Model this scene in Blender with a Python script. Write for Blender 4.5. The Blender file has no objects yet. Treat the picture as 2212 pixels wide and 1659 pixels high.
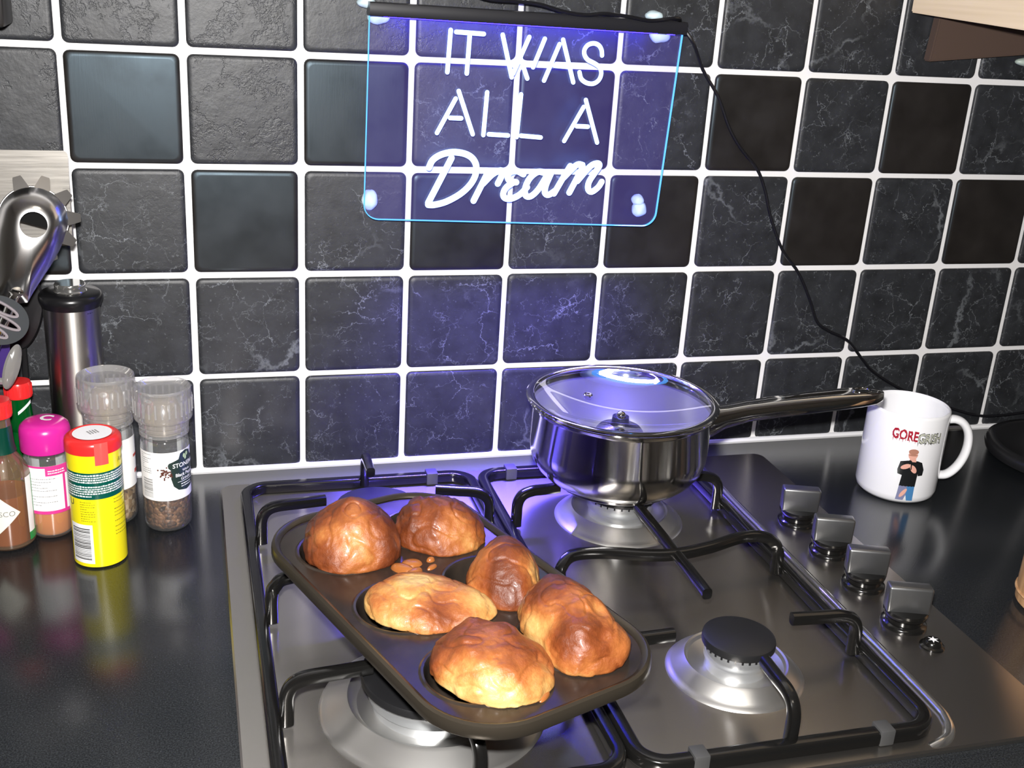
import bpy, bmesh, math, random
from math import sin, cos, pi, radians, sqrt, atan2
from mathutils import Vector, Matrix, noise

random.seed(7)
sc = bpy.context.scene
COL = sc.collection

# ------------------------------------------------------------------ camera, light, exposure
CAM = Vector((0.100888, -1.049342, 0.486620))
M = ((0.96260327, -0.26426151, 0.05967243), (-0.03837732, -0.35105299, -0.9355688), (0.26818301, 0.89829152, -0.34806641))
cd = bpy.data.cameras.new('camera'); cam = bpy.data.objects.new('camera', cd); COL.objects.link(cam)
rx, dn, fw = Vector(M[0]), Vector(M[1]), Vector(M[2])
rot = Matrix((rx, -dn, -fw)).transposed()
cam.matrix_world = Matrix.Translation(CAM) @ rot.to_4x4()
cd.sensor_width = 36.0; cd.lens = 36.0 * 2439.92 / 2212.0; cd.clip_start = 0.01; cd.clip_end = 20
sc.camera = cam

sc.view_settings.view_transform = 'Standard'; sc.view_settings.look = 'None'
sc.view_settings.exposure = 0.0; sc.view_settings.gamma = 1.0
sc.view_settings.use_curve_mapping = False

w = bpy.data.worlds.new('world'); sc.world = w; w.use_nodes = True
w.node_tree.nodes['Background'].inputs[0].default_value = (0.9, 0.92, 1.0, 1)
w.node_tree.nodes['Background'].inputs[1].default_value = 0.03

def area(name, loc, aim, power, color, sx, sy, spread=pi):
    l = bpy.data.lights.new(name, 'AREA'); l.shape = 'RECTANGLE'; l.size = sx; l.size_y = sy
    l.energy = power; l.color = color; l.spread = spread
    o = bpy.data.objects.new(name, l); COL.objects.link(o); o.location = loc
    d = (Vector(aim) - Vector(loc)).normalized()
    o.rotation_euler = d.to_track_quat('-Z', 'Y').to_euler()
    return o
FL = CAM - dn * 0.055 - rx * 0.012 + fw * 0.01
area('camera_flash', FL, FL + fw, 19.0, (1.0, 0.975, 0.95), 0.034, 0.022)
area('room_fill', (0.4, -1.5, 1.5), (0.4, -1.3, 0), 2.0, (1.0, 0.90, 0.76), 0.3, 0.3)  # unseen source added for dim warm room light

# ------------------------------------------------------------------ helpers
def obj(name, bm, mat, parent=None, smooth=True, angle=40, kind=None):
    me = bpy.data.meshes.new(name)
    bmesh.ops.recalc_face_normals(bm, faces=bm.faces)
    bm.to_mesh(me); bm.free()
    if smooth:
        for p in me.polygons: p.use_smooth = True
        me.set_sharp_from_angle(angle=radians(angle))
    if mat: me.materials.append(mat)
    o = bpy.data.objects.new(name, me); COL.objects.link(o)
    if parent: o.parent = parent
    if kind: o['kind'] = kind
    return o

def tag(o, label, cat, group=None):
    o['label'] = label; o['category'] = cat
    if group: o['group'] = group
    return o

def thing(name, label, cat, loc=(0, 0, 0), rz=0, group=None):
    o = bpy.data.objects.new(name, None); COL.objects.link(o)
    o.location = loc; o.rotation_euler = (0, 0, rz); o.empty_display_size = 0.02
    return tag(o, label, cat, group)

def lathe(bm, prof, seg=48, c=(0, 0, 0), cap0=False, cap1=False, sx=1, sy=1):
    rings = []
    for r, z in prof:
        if r < 1e-6: rings.append([bm.verts.new((c[0], c[1], c[2] + z))])
        else: rings.append([bm.verts.new((c[0] + sx * r * cos(2 * pi * i / seg), c[1] + sy * r * sin(2 * pi * i / seg), c[2] + z)) for i in range(seg)])
    for a, b in zip(rings, rings[1:]):
        for i in range(seg):
            j = (i + 1) % seg
            if len(a) == 1 and len(b) == 1: continue
            if len(a) == 1: bm.faces.new((a[0], b[i], b[j]))
            elif len(b) == 1: bm.faces.new((a[i], a[j], b[0]))
            else: bm.faces.new((a[i], a[j], b[j], b[i]))
    if cap0 and len(rings[0]) > 1: bm.faces.new(rings[0])
    if cap1 and len(rings[-1]) > 1: bm.faces.new(rings[-1])
    return bm

def box(bm, c, s, bevel=0, R=None, seg=2):
    vs = [bm.verts.new((x * s[0] / 2, y * s[1] / 2, z * s[2] / 2)) for x in (-1, 1) for y in (-1, 1) for z in (-1, 1)]
    for f in ((0, 1, 3, 2), (4, 6, 7, 5), (0, 4, 5, 1), (2, 3, 7, 6), (0, 2, 6, 4), (1, 5, 7, 3)):
        bm.faces.new([vs[i] for i in f])
    if bevel:
        es = list({e for v in vs for e in v.link_edges})
        r = bmesh.ops.bevel(bm, geom=es, offset=bevel, segments=seg, profile=0.5, affect='EDGES')
        vs = list({v for f in r['faces'] for v in f.verts} | {v for v in vs if v.is_valid})
    T = Matrix.Translation(c) @ (R.to_4x4() if R else Matrix())
    for v in vs: v.co = T @ v.co
    return bm

def smoothpath(pts, sub=6, closed=False):
    P = [Vector(p) for p in pts]; n = len(P); out = []
    rng = n if closed else n - 1
    for i in range(rng):
        p0 = P[(i - 1) % n] if (closed or i > 0) else P[i] * 2 - P[i + 1]
        p1 = P[i]; p2 = P[(i + 1) % n]
        p3 = P[(i + 2) % n] if (closed or i + 2 < n) else p2 * 2 - p1
        for k in range(sub):
            t = k / sub
            out.append(0.5 * ((2 * p1) + (p2 - p0) * t + (2 * p0 - 5 * p1 + 4 * p2 - p3) * t * t + (3 * p1 - p0 - 3 * p2 + p3) * t ** 3))
    if not closed: out.append(P[-1])
    return out

def sweep(bm, pts, sec, up=(0, 0, 1), closed=False, caps=True, scale=None):
    """sec: list of (a, b) offsets: a sideways, b along up-ish"""
    P = [Vector(p) for p in pts]; n = len(P); rings = []; U = Vector(up); last = None
    for i in range(n):
        if closed: t = P[(i + 1) % n] - P[(i - 1) % n]
        else: t = P[min(i + 1, n - 1)] - P[max(i - 1, 0)]
        t.normalize()
        s = t.cross(U)
        if s.length < 0.05: s = last.copy() if last is not None else t.cross(Vector((0.01, 1, 0.02)))
        s.normalize()
        if last is not None and s.dot(last) < 0: s = -s
        last = s.copy()
        b = s.cross(t).normalized()
        if b.dot(U) < 0 and not (abs(b.dot(U)) < 1e-3): b = -b
        k = scale[i] if scale else 1
        rings.append([bm.verts.new(P[i] + s * (a * k) + b * (c * k)) for a, c in sec])
    m = len(sec)
    for i in range(n if closed else n - 1):
        A, B = rings[i], rings[(i + 1) % n]
        for j in range(m):
            bm.faces.new((A[j], A[(j + 1) % m], B[(j + 1) % m], B[j]))
    if caps and not closed:
        bm.faces.new(rings[0]); bm.faces.new(rings[-1])
    return bm

def circ(r, n=10, ry=None):
    return [(r * cos(2 * pi * i / n), (ry or r) * sin(2 * pi * i / n)) for i in range(n)]

def rsec(wd, ht, r, n=3):
    out = []
    for cx, cy, a0 in ((1, 1, 0), (-1, 1, 90), (-1, -1, 180), (1, -1, 270)):
        for k in range(n + 1):
            a = radians(a0 + 90 * k / n)
            out.append((cx * (wd / 2 - r) + r * cos(a), cy * (ht / 2 - r) + r * sin(a)))
    return out

def rrect(x0, x1, y0, y1, r, n=8):
    out = []
    for cx, cy, a0 in ((x1 - r, y1 - r, 0), (x0 + r, y1 - r, 90), (x0 + r, y0 + r, 180), (x1 - r, y0 + r, 270)):
        for k in range(n + 1):
            a = radians(a0 + 90 * k / n)
            out.append((cx + r * cos(a), cy + r * sin(a)))
    return out

def slab(bm, outline, z0, z1, bev=0):
    """vertical prism from a 2D outline, top edge eased"""
    n = len(outline)
    lo = [bm.verts.new((x, y, z0)) for x, y in outline]
    if bev:
        c = Vector((sum(p[0] for p in outline) / n, sum(p[1] for p in outline) / n))
        mid = [bm.verts.new((x, y, z1 - bev)) for x, y in outline]
        ins = []
        for i, (x, y) in enumerate(outline):
            a = Vector(outline[i - 1]); b = Vector(outline[(i + 1) % n])
            t = (b - a).normalized(); nn = Vector((-t.y, t.x))
            ins.append(bm.verts.new((x + nn.x * bev, y + nn.y * bev, z1)))
        L = [lo, mid, ins]
    else:
        L = [lo, [bm.verts.new((x, y, z1)) for x, y in outline]]
    for A, B in zip(L, L[1:]):
        for i in range(n): bm.faces.new((A[i], A[(i + 1) % n], B[(i + 1) % n], B[i]))
    bm.faces.new(L[-1]); bm.faces.new(list(reversed(lo)))
    return bm

def patch(bm, c, r, a0, a1, z0, z1, na=16, nz=1):
    """curved label on a cylinder, angles in degrees"""
    g = [[bm.verts.new((c[0] + r * cos(radians(a0 + (a1 - a0) * i / na)), c[1] + r * sin(radians(a0 + (a1 - a0) * i / na)), c[2] + z0 + (z1 - z0) * j / nz)) for i in range(na + 1)] for j in range(nz + 1)]
    for j in range(nz):
        for i in range(na): bm.faces.new((g[j][i], g[j][i + 1], g[j + 1][i + 1], g[j + 1][i]))
    return bm

def text_geo(s, size, bold=0.0, align='CENTER'):
    cu = bpy.data.curves.new('t', 'FONT'); cu.body = s; cu.size = size; cu.align_x = align; cu.align_y = 'CENTER'
    cu.offset = bold; cu.resolution_u = 3
    o = bpy.data.objects.new('t', cu); COL.objects.link(o)
    dg = bpy.context.evaluated_depsgraph_get(); dg.update()
    me = bpy.data.meshes.new_from_object(o.evaluated_get(dg))
    vs = [v.co.copy() for v in me.vertices]; fs = [tuple(p.vertices) for p in me.polygons]
    bpy.data.objects.remove(o); bpy.data.curves.remove(cu); bpy.data.meshes.remove(me)
    return vs, fs

def put_text(bm, s, size, fn, bold=0.0, align='CENTER', sub=True):
    """writes s through fn(x, y) -> world point"""
    vs, fs = text_geo(s, size, bold, align)
    t = bmesh.new(); V = [t.verts.new(v) for v in vs]
    for f in fs:
        try: t.faces.new([V[i] for i in f])
        except ValueError: pass
    bmesh.ops.triangulate(t, faces=t.faces)
    t.verts.index_update()
    W = [bm.verts.new(fn(v.co.x, v.co.y)) for v in t.verts]
    for f in t.faces:
        try: bm.faces.new([W[v.index] for v in f.verts])
        except ValueError: pass
    t.free()

def on_cyl(c, r, a, z, slant=0):
    """text placed at angle a (deg), height z; reads left to right seen from outside"""
    def fn(x, y):
        t = radians(a) + x / r
        return Vector((c[0] + r * cos(t), c[1] + r * sin(t), c[2] + z + y + slant * x))
    return fn

def poly_fn(bm, pts, fn):
    V = [bm.verts.new(fn(x, y)) for x, y in pts]
    f = bm.faces.new(V)
    return f

# ------------------------------------------------------------------ materials
def mat(name, col, rough=0.5, metal=0.0, spec=0.5, **k):
    m = bpy.data.materials.new(name); m.use_nodes = True
    b = m.node_tree.nodes['Principled BSDF']
    b.inputs['Base Color'].default_value = (*col, 1); b.inputs['Roughness'].default_value = rough
    b.inputs['Metallic'].default_value = metal; b.inputs['Specular IOR Level'].default_value = spec
    if 'coat' in k: b.inputs['Coat Weight'].default_value = k['coat']; b.inputs['Coat Roughness'].default_value = k.get('coat_rough', 0.1)
    if 'emit' in k: b.inputs['Emission Color'].default_value = (*k['emit'], 1); b.inputs['Emission Strength'].default_value = k['strength']
    if 'sss' in k: b.inputs['Subsurface Weight'].default_value = k['sss']; b.inputs['Subsurface Radius'].default_value = (0.01, 0.005, 0.002)
    return m

class NT:
    def __init__(s, m): s.m = m; s.t = m.node_tree; s.b = s.t.nodes['Principled BSDF']
    def n(s, typ, **k):
        nd = s.t.nodes.new(typ)
        for a, v in k.items():
            if a.startswith('i_'): nd.inputs[a[2:].replace('_', ' ')].default_value = v
            else: setattr(nd, a, v)
        return nd
    def l(s, a, b): s.t.links.new(a, b)
    def ramp(s, fac, stops):
        r = s.n('ShaderNodeValToRGB'); e = r.color_ramp.elements
        while len(e) < len(stops): e.new(0.5)
        for x, (p, c) in zip(e, stops): x.position = p; x.color = (*c, 1) if len(c) == 3 else c
        s.l(fac, r.inputs[0]); return r.outputs[0]
    def math(s, op, a, b=None, clamp=False):
        nd = s.n('ShaderNodeMath', operation=op, use_clamp=clamp)
        for i, v in enumerate((a, b)):
            if v is None: continue
            if isinstance(v, (int, float)): nd.inputs[i].default_value = v
            else: s.l(v, nd.inputs[i])
        return nd.outputs[0]
    def mix(s, fac, a, b):
        nd = s.n('ShaderNodeMix', data_type='RGBA')
        for sock, v in ((nd.inputs[0], fac), (nd.inputs[6], a), (nd.inputs[7], b)):
            if isinstance(v, (int, float)): sock.default_value = v
            elif isinstance(v, tuple): sock.default_value = (*v, 1)
            else: s.l(v, sock)
        return nd.outputs[2]
    def bump(s, h, dist, strength=1.0):
        nd = s.n('ShaderNodeBump'); nd.inputs['Strength'].default_value = strength; nd.inputs['Distance'].default_value = dist
        s.l(h, nd.inputs['Height']); s.l(nd.outputs[0], s.b.inputs['Normal'])

def thin_clear(name, tint=(0.93, 0.95, 0.95), gloss=0.12, rough=0.04, haze=0.0, hazecol=(0.8, 0.8, 0.8)):
    m = bpy.data.materials.new(name); m.use_nodes = True; t = m.node_tree
    t.nodes.remove(t.nodes['Principled BSDF']); out = t.nodes['Material Output']
    tr = t.nodes.new('ShaderNodeBsdfTransparent'); tr.inputs[0].default_value = (*tint, 1)
    gl = t.nodes.new('ShaderNodeBsdfGlossy'); gl.inputs['Roughness'].default_value = rough
    fr = t.nodes.new('ShaderNodeLayerWeight'); fr.inputs[0].default_value = 0.25
    mu = t.nodes.new('ShaderNodeMath'); mu.operation = 'MULTIPLY_ADD'; mu.inputs[1].default_value = 0.45; mu.inputs[2].default_value = gloss; mu.use_clamp = True
    t.links.new(fr.outputs['Fresnel'], mu.inputs[0])
    mx = t.nodes.new('ShaderNodeMixShader'); t.links.new(mu.outputs[0], mx.inputs[0])
    t.links.new(tr.outputs[0], mx.inputs[1]); t.links.new(gl.outputs[0], mx.inputs[2])
    last = mx.outputs[0]
    if haze:
        df = t.nodes.new('ShaderNodeBsdfDiffuse'); df.inputs[0].default_value = (*hazecol, 1)
        m2 = t.nodes.new('ShaderNodeMixShader'); m2.inputs[0].default_value = haze
        t.links.new(last, m2.inputs[1]); t.links.new(df.outputs[0], m2.inputs[2]); last = m2.outputs[0]
    t.links.new(last, out.inputs[0])
    return m

def tile_mat(name, kind):
    m = mat(name, (0.02, 0.021, 0.024), 0.4); q = NT(m)
    tc = q.n('ShaderNodeTexCoord'); oi = q.n('ShaderNodeObjectInfo')
    off = q.n('ShaderNodeVectorMath', operation='SCALE'); off.inputs[0].default_value = (13.7, 7.1, 29.3)
    q.l(oi.outputs['Random'], off.inputs['Scale'])
    add = q.n('ShaderNodeVectorMath', operation='ADD'); q.l(tc.outputs['Object'], add.inputs[0]); q.l(off.outputs[0], add.inputs[1])
    V = add.outputs[0]
    if kind in ('veined', 'slate'):
        sl = kind == 'slate'
        nz = q.n('ShaderNodeTexNoise', i_Scale=28.0, i_Detail=5.0, i_Roughness=0.65); q.l(V, nz.inputs['Vector'])
        ds = q.n('ShaderNodeVectorMath', operation='SCALE', i_Scale=0.045); q.l(nz.outputs['Color'], ds.inputs[0])
        a2 = q.n('ShaderNodeVectorMath', operation='ADD'); q.l(V, a2.inputs[0]); q.l(ds.outputs[0], a2.inputs[1])
        def veins(scale, width, gate, gscale):
            vo = q.n('ShaderNodeTexVoronoi', feature='DISTANCE_TO_EDGE', i_Scale=scale); q.l(a2.outputs[0], vo.inputs['Vector'])
            g = q.n('ShaderNodeTexNoise', i_Scale=gscale, i_Detail=3.0); q.l(V, g.inputs['Vector'])
            e = q.ramp(vo.outputs['Distance'], [(0.0, (1, 1, 1)), (width, (0, 0, 0))])
            gg = q.ramp(g.outputs['Fac'], [(gate, (0, 0, 0)), (gate + 0.12, (1, 1, 1))])
            return q.math('MULTIPLY', e, gg)
        v1 = veins(24.0, 0.013, 0.48, 26.0)
        v2 = veins(60.0, 0.020, 0.50, 40.0)
        v3 = q.math('MULTIPLY', veins(9.0, 0.024, 0.54, 9.0), 0.62)
        sp = q.n('ShaderNodeTexNoise', i_Scale=330.0, i_Detail=2.0); q.l(V, sp.inputs['Vector'])
        spk = q.ramp(sp.outputs['Fac'], [(0.66, (0, 0, 0)), (0.74, (1, 1, 1))])
        mx = q.math('MAXIMUM', q.math('MAXIMUM', q.math('MULTIPLY', v1, 0.8), q.math('MULTIPLY', v2, 0.55)), q.math('MAXIMUM', v3, q.math('MULTIPLY', spk, 0.3)), clamp=True)
        bg = q.n('ShaderNodeTexNoise', i_Scale=60.0, i_Detail=4.0); q.l(V, bg.inputs['Vector'])
        base = q.ramp(bg.outputs['Fac'], [(0.3, (0.014, 0.015, 0.017)), (0.7, (0.027, 0.029, 0.033))])
        q.l(q.mix(q.math('MULTIPLY', mx, 0.25 if sl else 1.0), base, (0.20, 0.215, 0.23)), q.b.inputs['Base Color'])
        q.b.inputs['Roughness'].default_value = 0.47
        h = q.n('ShaderNodeTexNoise', i_Scale=38.0, i_Detail=7.0, i_Roughness=0.62); q.l(V, h.inputs['Vector'])
        cr = q.n('ShaderNodeTexNoise', i_Scale=20.0, i_Detail=6.0, i_Roughness=0.7); q.l(V, cr.inputs['Vector'])
        ck = q.ramp(cr.outputs['Fac'], [(0.52, (1, 1, 1)), (0.545, (0.35, 0.35, 0.35)), (0.60, (1, 1, 1))])
        q.bump(q.math('ADD', h.outputs['Fac'], q.math('MULTIPLY', ck, 0.30 if sl else 0.12)), 0.0019 if sl else 0.0010, 0.45 if sl else 0.5)
    else:
        st = q.n('ShaderNodeMapping'); st.inputs['Scale'].default_value = (900, 1, 60); q.l(V, st.inputs[0])
        nz = q.n('ShaderNodeTexNoise', i_Scale=1.0, i_Detail=3.0); q.l(st.outputs[0], nz.inputs['Vector'])
        sm = q.n('ShaderNodeTexNoise', i_Scale=30.0, i_Detail=4.0); q.l(V, sm.inputs['Vector'])
        r = q.math('ADD', q.math('MULTIPLY', sm.outputs['Fac'], 0.30), 0.26)
        q.l(r, q.b.inputs['Roughness'])
        q.l(q.ramp(sm.outputs['Fac'], [(0.3, (0.013, 0.0105, 0.009)), (0.7, (0.020, 0.016, 0.0135))]), q.b.inputs['Base Color'])
        q.b.inputs['Specular Tint'].default_value = (0.62, 0.84, 1.0, 1)
        q.b.inputs['Specular IOR Level'].default_value = 0.5
        q.bump(nz.outputs['Fac'], 0.00006, 0.4)
    return m

T_VEIN = tile_mat('tile_veined', 'veined'); T_SMOOTH = tile_mat('tile_smooth', 'smooth'); T_SLATE = tile_mat('tile_slate', 'slate')

GROUT = mat('grout', (0.83, 0.82, 0.82), 0.7)
q = NT(GROUT); nz = q.n('ShaderNodeTexNoise', i_Scale=300.0, i_Detail=3.0)
tc = q.n('ShaderNodeTexCoord'); q.l(tc.outputs['Object'], nz.inputs['Vector']); q.bump(nz.outputs['Fac'], 0.0004, 0.4)

WORK = mat('worktop_laminate', (0.02, 0.021, 0.023), 0.3, spec=0.5)
q = NT(WORK); tc = q.n('ShaderNodeTexCoord')
n1 = q.n('ShaderNodeTexNoise', i_Scale=900.0, i_Detail=2.0); q.l(tc.outputs['Object'], n1.inputs['Vector'])
n2 = q.n('ShaderNodeTexVoronoi', i_Scale=260.0); q.l(tc.outputs['Object'], n2.inputs['Vector'])
spk = q.ramp(n2.outputs['Distance'], [(0.0, (1, 1, 1)), (0.13, (0, 0, 0))])
base = q.ramp(n1.outputs['Fac'], [(0.35, (0.007, 0.008, 0.0095)), (0.65, (0.024, 0.027, 0.030))])
q.l(q.mix(q.math('MULTIPLY', spk, 0.22), base, (0.2, 0.2, 0.21)), q.b.inputs['Base Color'])
q.bump(n1.outputs['Fac'], 0.00012, 0.3); q.b.inputs['Roughness'].default_value = 0.18

def steel(name, col=(0.60, 0.585, 0.56), rough=0.22, metal=0.9, brush=None, bump=0.00003):
    m = mat(name, col, rough, metal); q = NT(m)
    if brush:
        tc = q.n('ShaderNodeTexCoord'); mp = q.n('ShaderNodeMapping'); mp.inputs['Scale'].default_value = brush
        q.l(tc.outputs['Object'], mp.inputs[0])
        nz = q.n('ShaderNodeTexNoise', i_Scale=1.0, i_Detail=4.0, i_Roughness=0.6); q.l(mp.outputs[0], nz.inputs['Vector'])
        q.l(q.math('ADD', q.math('MULTIPLY', nz.outputs['Fac'], 0.16), rough - 0.08), q.b.inputs['Roughness'])
        q.bump(nz.outputs['Fac'], bump, 0.5)
    return m
HOB = steel('brushed_steel_hob', (0.40, 0.38, 0.355), 0.20, 0.965, (900, 25, 40), 0.00001)
q = NT(HOB); q.b.inputs['Roughness'].default_value = 0.265
for l_ in list(HOB.node_tree.links):
    if l_.to_socket == q.b.inputs['Roughness'] or l_.to_socket == q.b.inputs['Normal']: HOB.node_tree.links.remove(l_)
cx = q.n('ShaderNodeCombineXYZ'); cx.inputs[1].default_value = 1.0; q.l(cx.outputs[0], q.b.inputs['Tangent'])   # brushed from side to side
q.b.inputs['Anisotropic'].default_value = 0.88
STEEL = steel('polished_steel', (0.66, 0.65, 0.63), 0.07, 1.0)
SATIN = steel('satin_steel', (0.62, 0.61, 0.59), 0.36, 0.97)
PANST = steel('pan_steel', (0.68, 0.67, 0.65), 0.11, 1.0); q = NT(PANST)
tg = q.n('ShaderNodeTangent', direction_type='RADIAL', axis='Z'); q.l(tg.outputs[0], q.b.inputs['Tangent'])
q.b.inputs['Anisotropic'].default_value = 0.97; q.b.inputs['Anisotropic Rotation'].default_value = 0.25
PANIN = steel('pan_inside_steel', (0.74, 0.74, 0.73), 0.30, 0.86)
ALU = steel('burner_aluminium', (0.78, 0.80, 0.82), 0.24, 0.85)
KNOBM = steel('knob_silver', (0.27, 0.275, 0.28), 0.33, 0.92)
ENAMEL = mat('black_enamel', (0.006, 0.0058, 0.0055), 0.16, spec=0.6)
CAPM = mat('burner_cap_enamel', (0.010, 0.010, 0.011), 0.38, spec=0.5)
BLACKP = mat('black_plastic', (0.008, 0.008, 0.009), 0.28)
RUBBER = mat('grey_rubber', (0.045, 0.045, 0.045), 0.6)
TRAY = mat('nonstick_tray', (0.03, 0.025, 0.02), 0.22, 0.5, 0.6)
q = NT(TRAY); tc = q.n('ShaderNodeTexCoord'); nz = q.n('ShaderNodeTexNoise', i_Scale=45.0, i_Detail=5.0); q.l(tc.outputs['Object'], nz.inputs['Vector'])
q.l(q.ramp(nz.outputs['Fac'], [(0.3, (0.030, 0.025, 0.022)), (0.7, (0.062, 0.045, 0.034))]), q.b.inputs['Base Color'])
q.l(q.math('ADD', q.math('MULTIPLY', nz.outputs['Fac'], 0.16), 0.13), q.b.inputs['Roughness'])
RIMM = mat('tray_rim', (0.075, 0.062, 0.046), 0.28, 0.7, 0.5)

WHITEC = mat('white_ceramic', (0.86, 0.86, 0.88), 0.12, coat=0.5, coat_rough=0.05)
WHITEL = mat('white_label', (0.86, 0.86, 0.86), 0.45)
INK = mat('black_ink', (0.02, 0.02, 0.02), 0.5)
GREYINK = mat('grey_ink', (0.22, 0.22, 0.22), 0.5)

# ------------------------------------------------------------------ room shell
def struct(name, bm, m, parent=None, smooth=False):
    o = obj(name, bm, m, parent, smooth); o['kind'] = 'structure'; return o

PAINT = mat('wall_paint', (0.30, 0.29, 0.27), 0.8); FLOORM = mat('floor_vinyl', (0.12, 0.085, 0.06), 0.5)
CEIL = mat('ceiling_paint', (0.7, 0.68, 0.64), 0.9)
X0, X1, Y1, Z0, Z1 = -1.6, 2.0, -2.9, -0.9, 1.55
wall = struct('wall_back', box(bmesh.new(), ((X0 + X1) / 2, 0.0513, (Z0 + Z1) / 2), (X1 - X0, 0.1, Z1 - Z0)), GROUT)
struct('wall_left', box(bmesh.new(), (X0 - 0.05, (Y1 + 0.1) / 2, (Z0 + Z1) / 2), (0.1, 0.1 - Y1, Z1 - Z0)), PAINT)
struct('wall_right', box(bmesh.new(), (X1 + 0.05, (Y1 + 0.1) / 2, (Z0 + Z1) / 2), (0.1, 0.1 - Y1, Z1 - Z0)), PAINT)
struct('wall_front', box(bmesh.new(), ((X0 + X1) / 2, Y1 - 0.05, (Z0 + Z1) / 2), (X1 - X0, 0.1, Z1 - Z0)), PAINT)
struct('floor', box(bmesh.new(), ((X0 + X1) / 2, (Y1 + 0.1) / 2, Z0 - 0.05), (X1 - X0 + 0.2, 0.2 - Y1, 0.1)), FLOORM)
struct('ceiling', box(bmesh.new(), ((X0 + X1) / 2, (Y1 + 0.1) / 2, Z1 + 0.05), (X1 - X0 + 0.2, 0.2 - Y1, 0.1)), CEIL)
# oak door behind the camera (seen only as a reflection)
dr = bmesh.new(); box(dr, (-0.25, Y1 + 0.022, 0.1), (0.8, 0.04, 2.0), 0.004)
d1 = struct('door_1', dr, mat('oak_door', (0.33, 0.17, 0.07), 0.5))
box_bm = box(bmesh.new(), (0.08, Y1 + 0.058, 0.05), (0.12, 0.02, 0.02), 0.004); obj('door_handle', box_bm, STEEL, d1)

# ------------------------------------------------------------------ tiles
TS = 0.0943
def tile_mesh(seed):
    bm = bmesh.new(); rnd = random.Random(seed)
    r = 0.0055; h = TS / 2
    out = rrect(-h, h, -h, h, r, 4)
    n = len(out)
    rings = []
    for inset, y in ((0.0, 0.0012), (0.0, -0.0006), (0.0005, -0.0014), (0.0016, -0.0021), (0.0040, -0.0025), (0.0046, -0.00252)):
        ring = []
        for x, z in out:
            k = 1 - inset / h
            ring.append(bm.verts.new((x * k, y, z * k)))
        rings.append(ring)
    for A, B in zip(rings, rings[1:]):
        for i in range(n): bm.faces.new((A[i], A[(i + 1) % n], B[(i + 1) % n], B[i]))
    bm.faces.new(rings[-1])
    bmesh.ops.recalc_face_normals(bm, faces=bm.faces)
    me = bpy.data.meshes.new('tile'); bm.to_mesh(me); bm.free()
    for p in me.polygons: p.use_smooth = True
    me.set_sharp_from_angle(angle=radians(45))
    return me
me_v = tile_mesh(1); me_v.materials.append(T_VEIN)
me_s = tile_mesh(2); me_s.materials.append(T_SMOOTH)
me_r = tile_mesh(3); me_r.materials.append(T_SLATE)
SL = {(0, 0), (1, 0), (2, 0), (-1, 0), (-1, 1), (1, 1), (-2, 0), (3, 0), (0, -1), (1, -1), (2, -1)}
SM = {(0, 1), (2, 1), (4, 1), (6, 1), (8, 1), (10, 1), (1, 2), (3, 2), (5, 2), (7, 2), (9, 2), (11, 2), (-1, 2), (-2, 1)}
rt = random.Random(3)
for row in range(-1, 5):
    for c in range(-3, 13):
        o = bpy.data.objects.new('tile', me_s if (c, row) in SM else me_r if (c, row) in SL else me_v)
        COL.objects.link(o); o.parent = wall
        o.location = (c * 0.1 + 0.05 + rt.uniform(-.0004, .0004), 0.0 + rt.uniform(-.0002, .0002), 0.4 - row * 0.1 + 0.05 + rt.uniform(-.0004, .0004))
        o.rotation_euler = (rt.uniform(-.004, .004), rt.uniform(-.002, .002), rt.uniform(-.006, .006))
# sealant bead where the tiles meet the worktop
bead = bmesh.new(); sweep(bead, [(X0 + 0.01, -0.0015, 0.0022), (X1 - 0.01, -0.0015, 0.0022)], circ(0.0035, 8))
struct('trim_1', bead, mat('white_sealant', (0.85, 0.85, 0.85), 0.35), None, True)

# ------------------------------------------------------------------ worktop and base unit
bm = box(bmesh.new(), (0.2, -0.31, -0.0203), (3.4, 0.618, 0.0406), 0.004)
wt = obj('worktop', bm, WORK); tag(wt, 'black speckled laminate worktop running below the tiled wall', 'worktop')
bu = thing('base_cabinet', 'plain base cabinet carrying the black worktop', 'cabinet', (0.2, -0.3, Z0))
BEECH = mat('beech_veneer', (0.62, 0.43, 0.26), 0.4)
q = NT(BEECH); tc = q.n('ShaderNodeTexCoord'); mp = q.n('ShaderNodeMapping'); mp.inputs['Scale'].default_value = (6, 6, 160); q.l(tc.outputs['Object'], mp.inputs[0])
nz = q.n('ShaderNodeTexNoise', i_Scale=1.0, i_Detail=4.0); q.l(mp.outputs[0], nz.inputs['Vector'])
q.l(q.ramp(nz.outputs['Fac'], [(0.3, (0.56, 0.38, 0.22)), (0.7, (0.68, 0.49, 0.31))]), q.b.inputs['Base Color'])
obj('carcass', box(bmesh.new(), (0, 0.02, 0.429), (3.36, 0.52, 0.858)), BEECH, bu, False)
for i in range(5):
    d = obj('door', box(bmesh.new(), (-1.34 + i * 0.67, -0.253, 0.49), (0.662, 0.02, 0.72), 0.003), BEECH, bu, False)
    obj('handle', box(bmesh.new(), (-1.34 + i * 0.67, -0.272, 0.80), (0.12, 0.018, 0.012), 0.004), STEEL, d)

# ------------------------------------------------------------------ gas hob
hob = thing('gas_hob', 'stainless steel four-burner gas hob set into the black worktop', 'hob', (0.4, -0.28, 0))
HL = Vector((0.4, -0.28, 0))
def hob_obj(name, bm, m, parent=None, **k):
    for v in bm.verts: v.co -= HL
    o = obj(name, bm, m, parent or hob, **k)
    return o
HX0, HX1, HY0, HY1 = 0.118, 0.689, -0.524, -0.041
bm = bmesh.new(); slab(bm, rrect(HX0, HX1, HY0, HY1, 0.012), 0.0002, 0.0042, 0.0014)
hob_obj('hob_plate', bm, HOB, angle=25)
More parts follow.
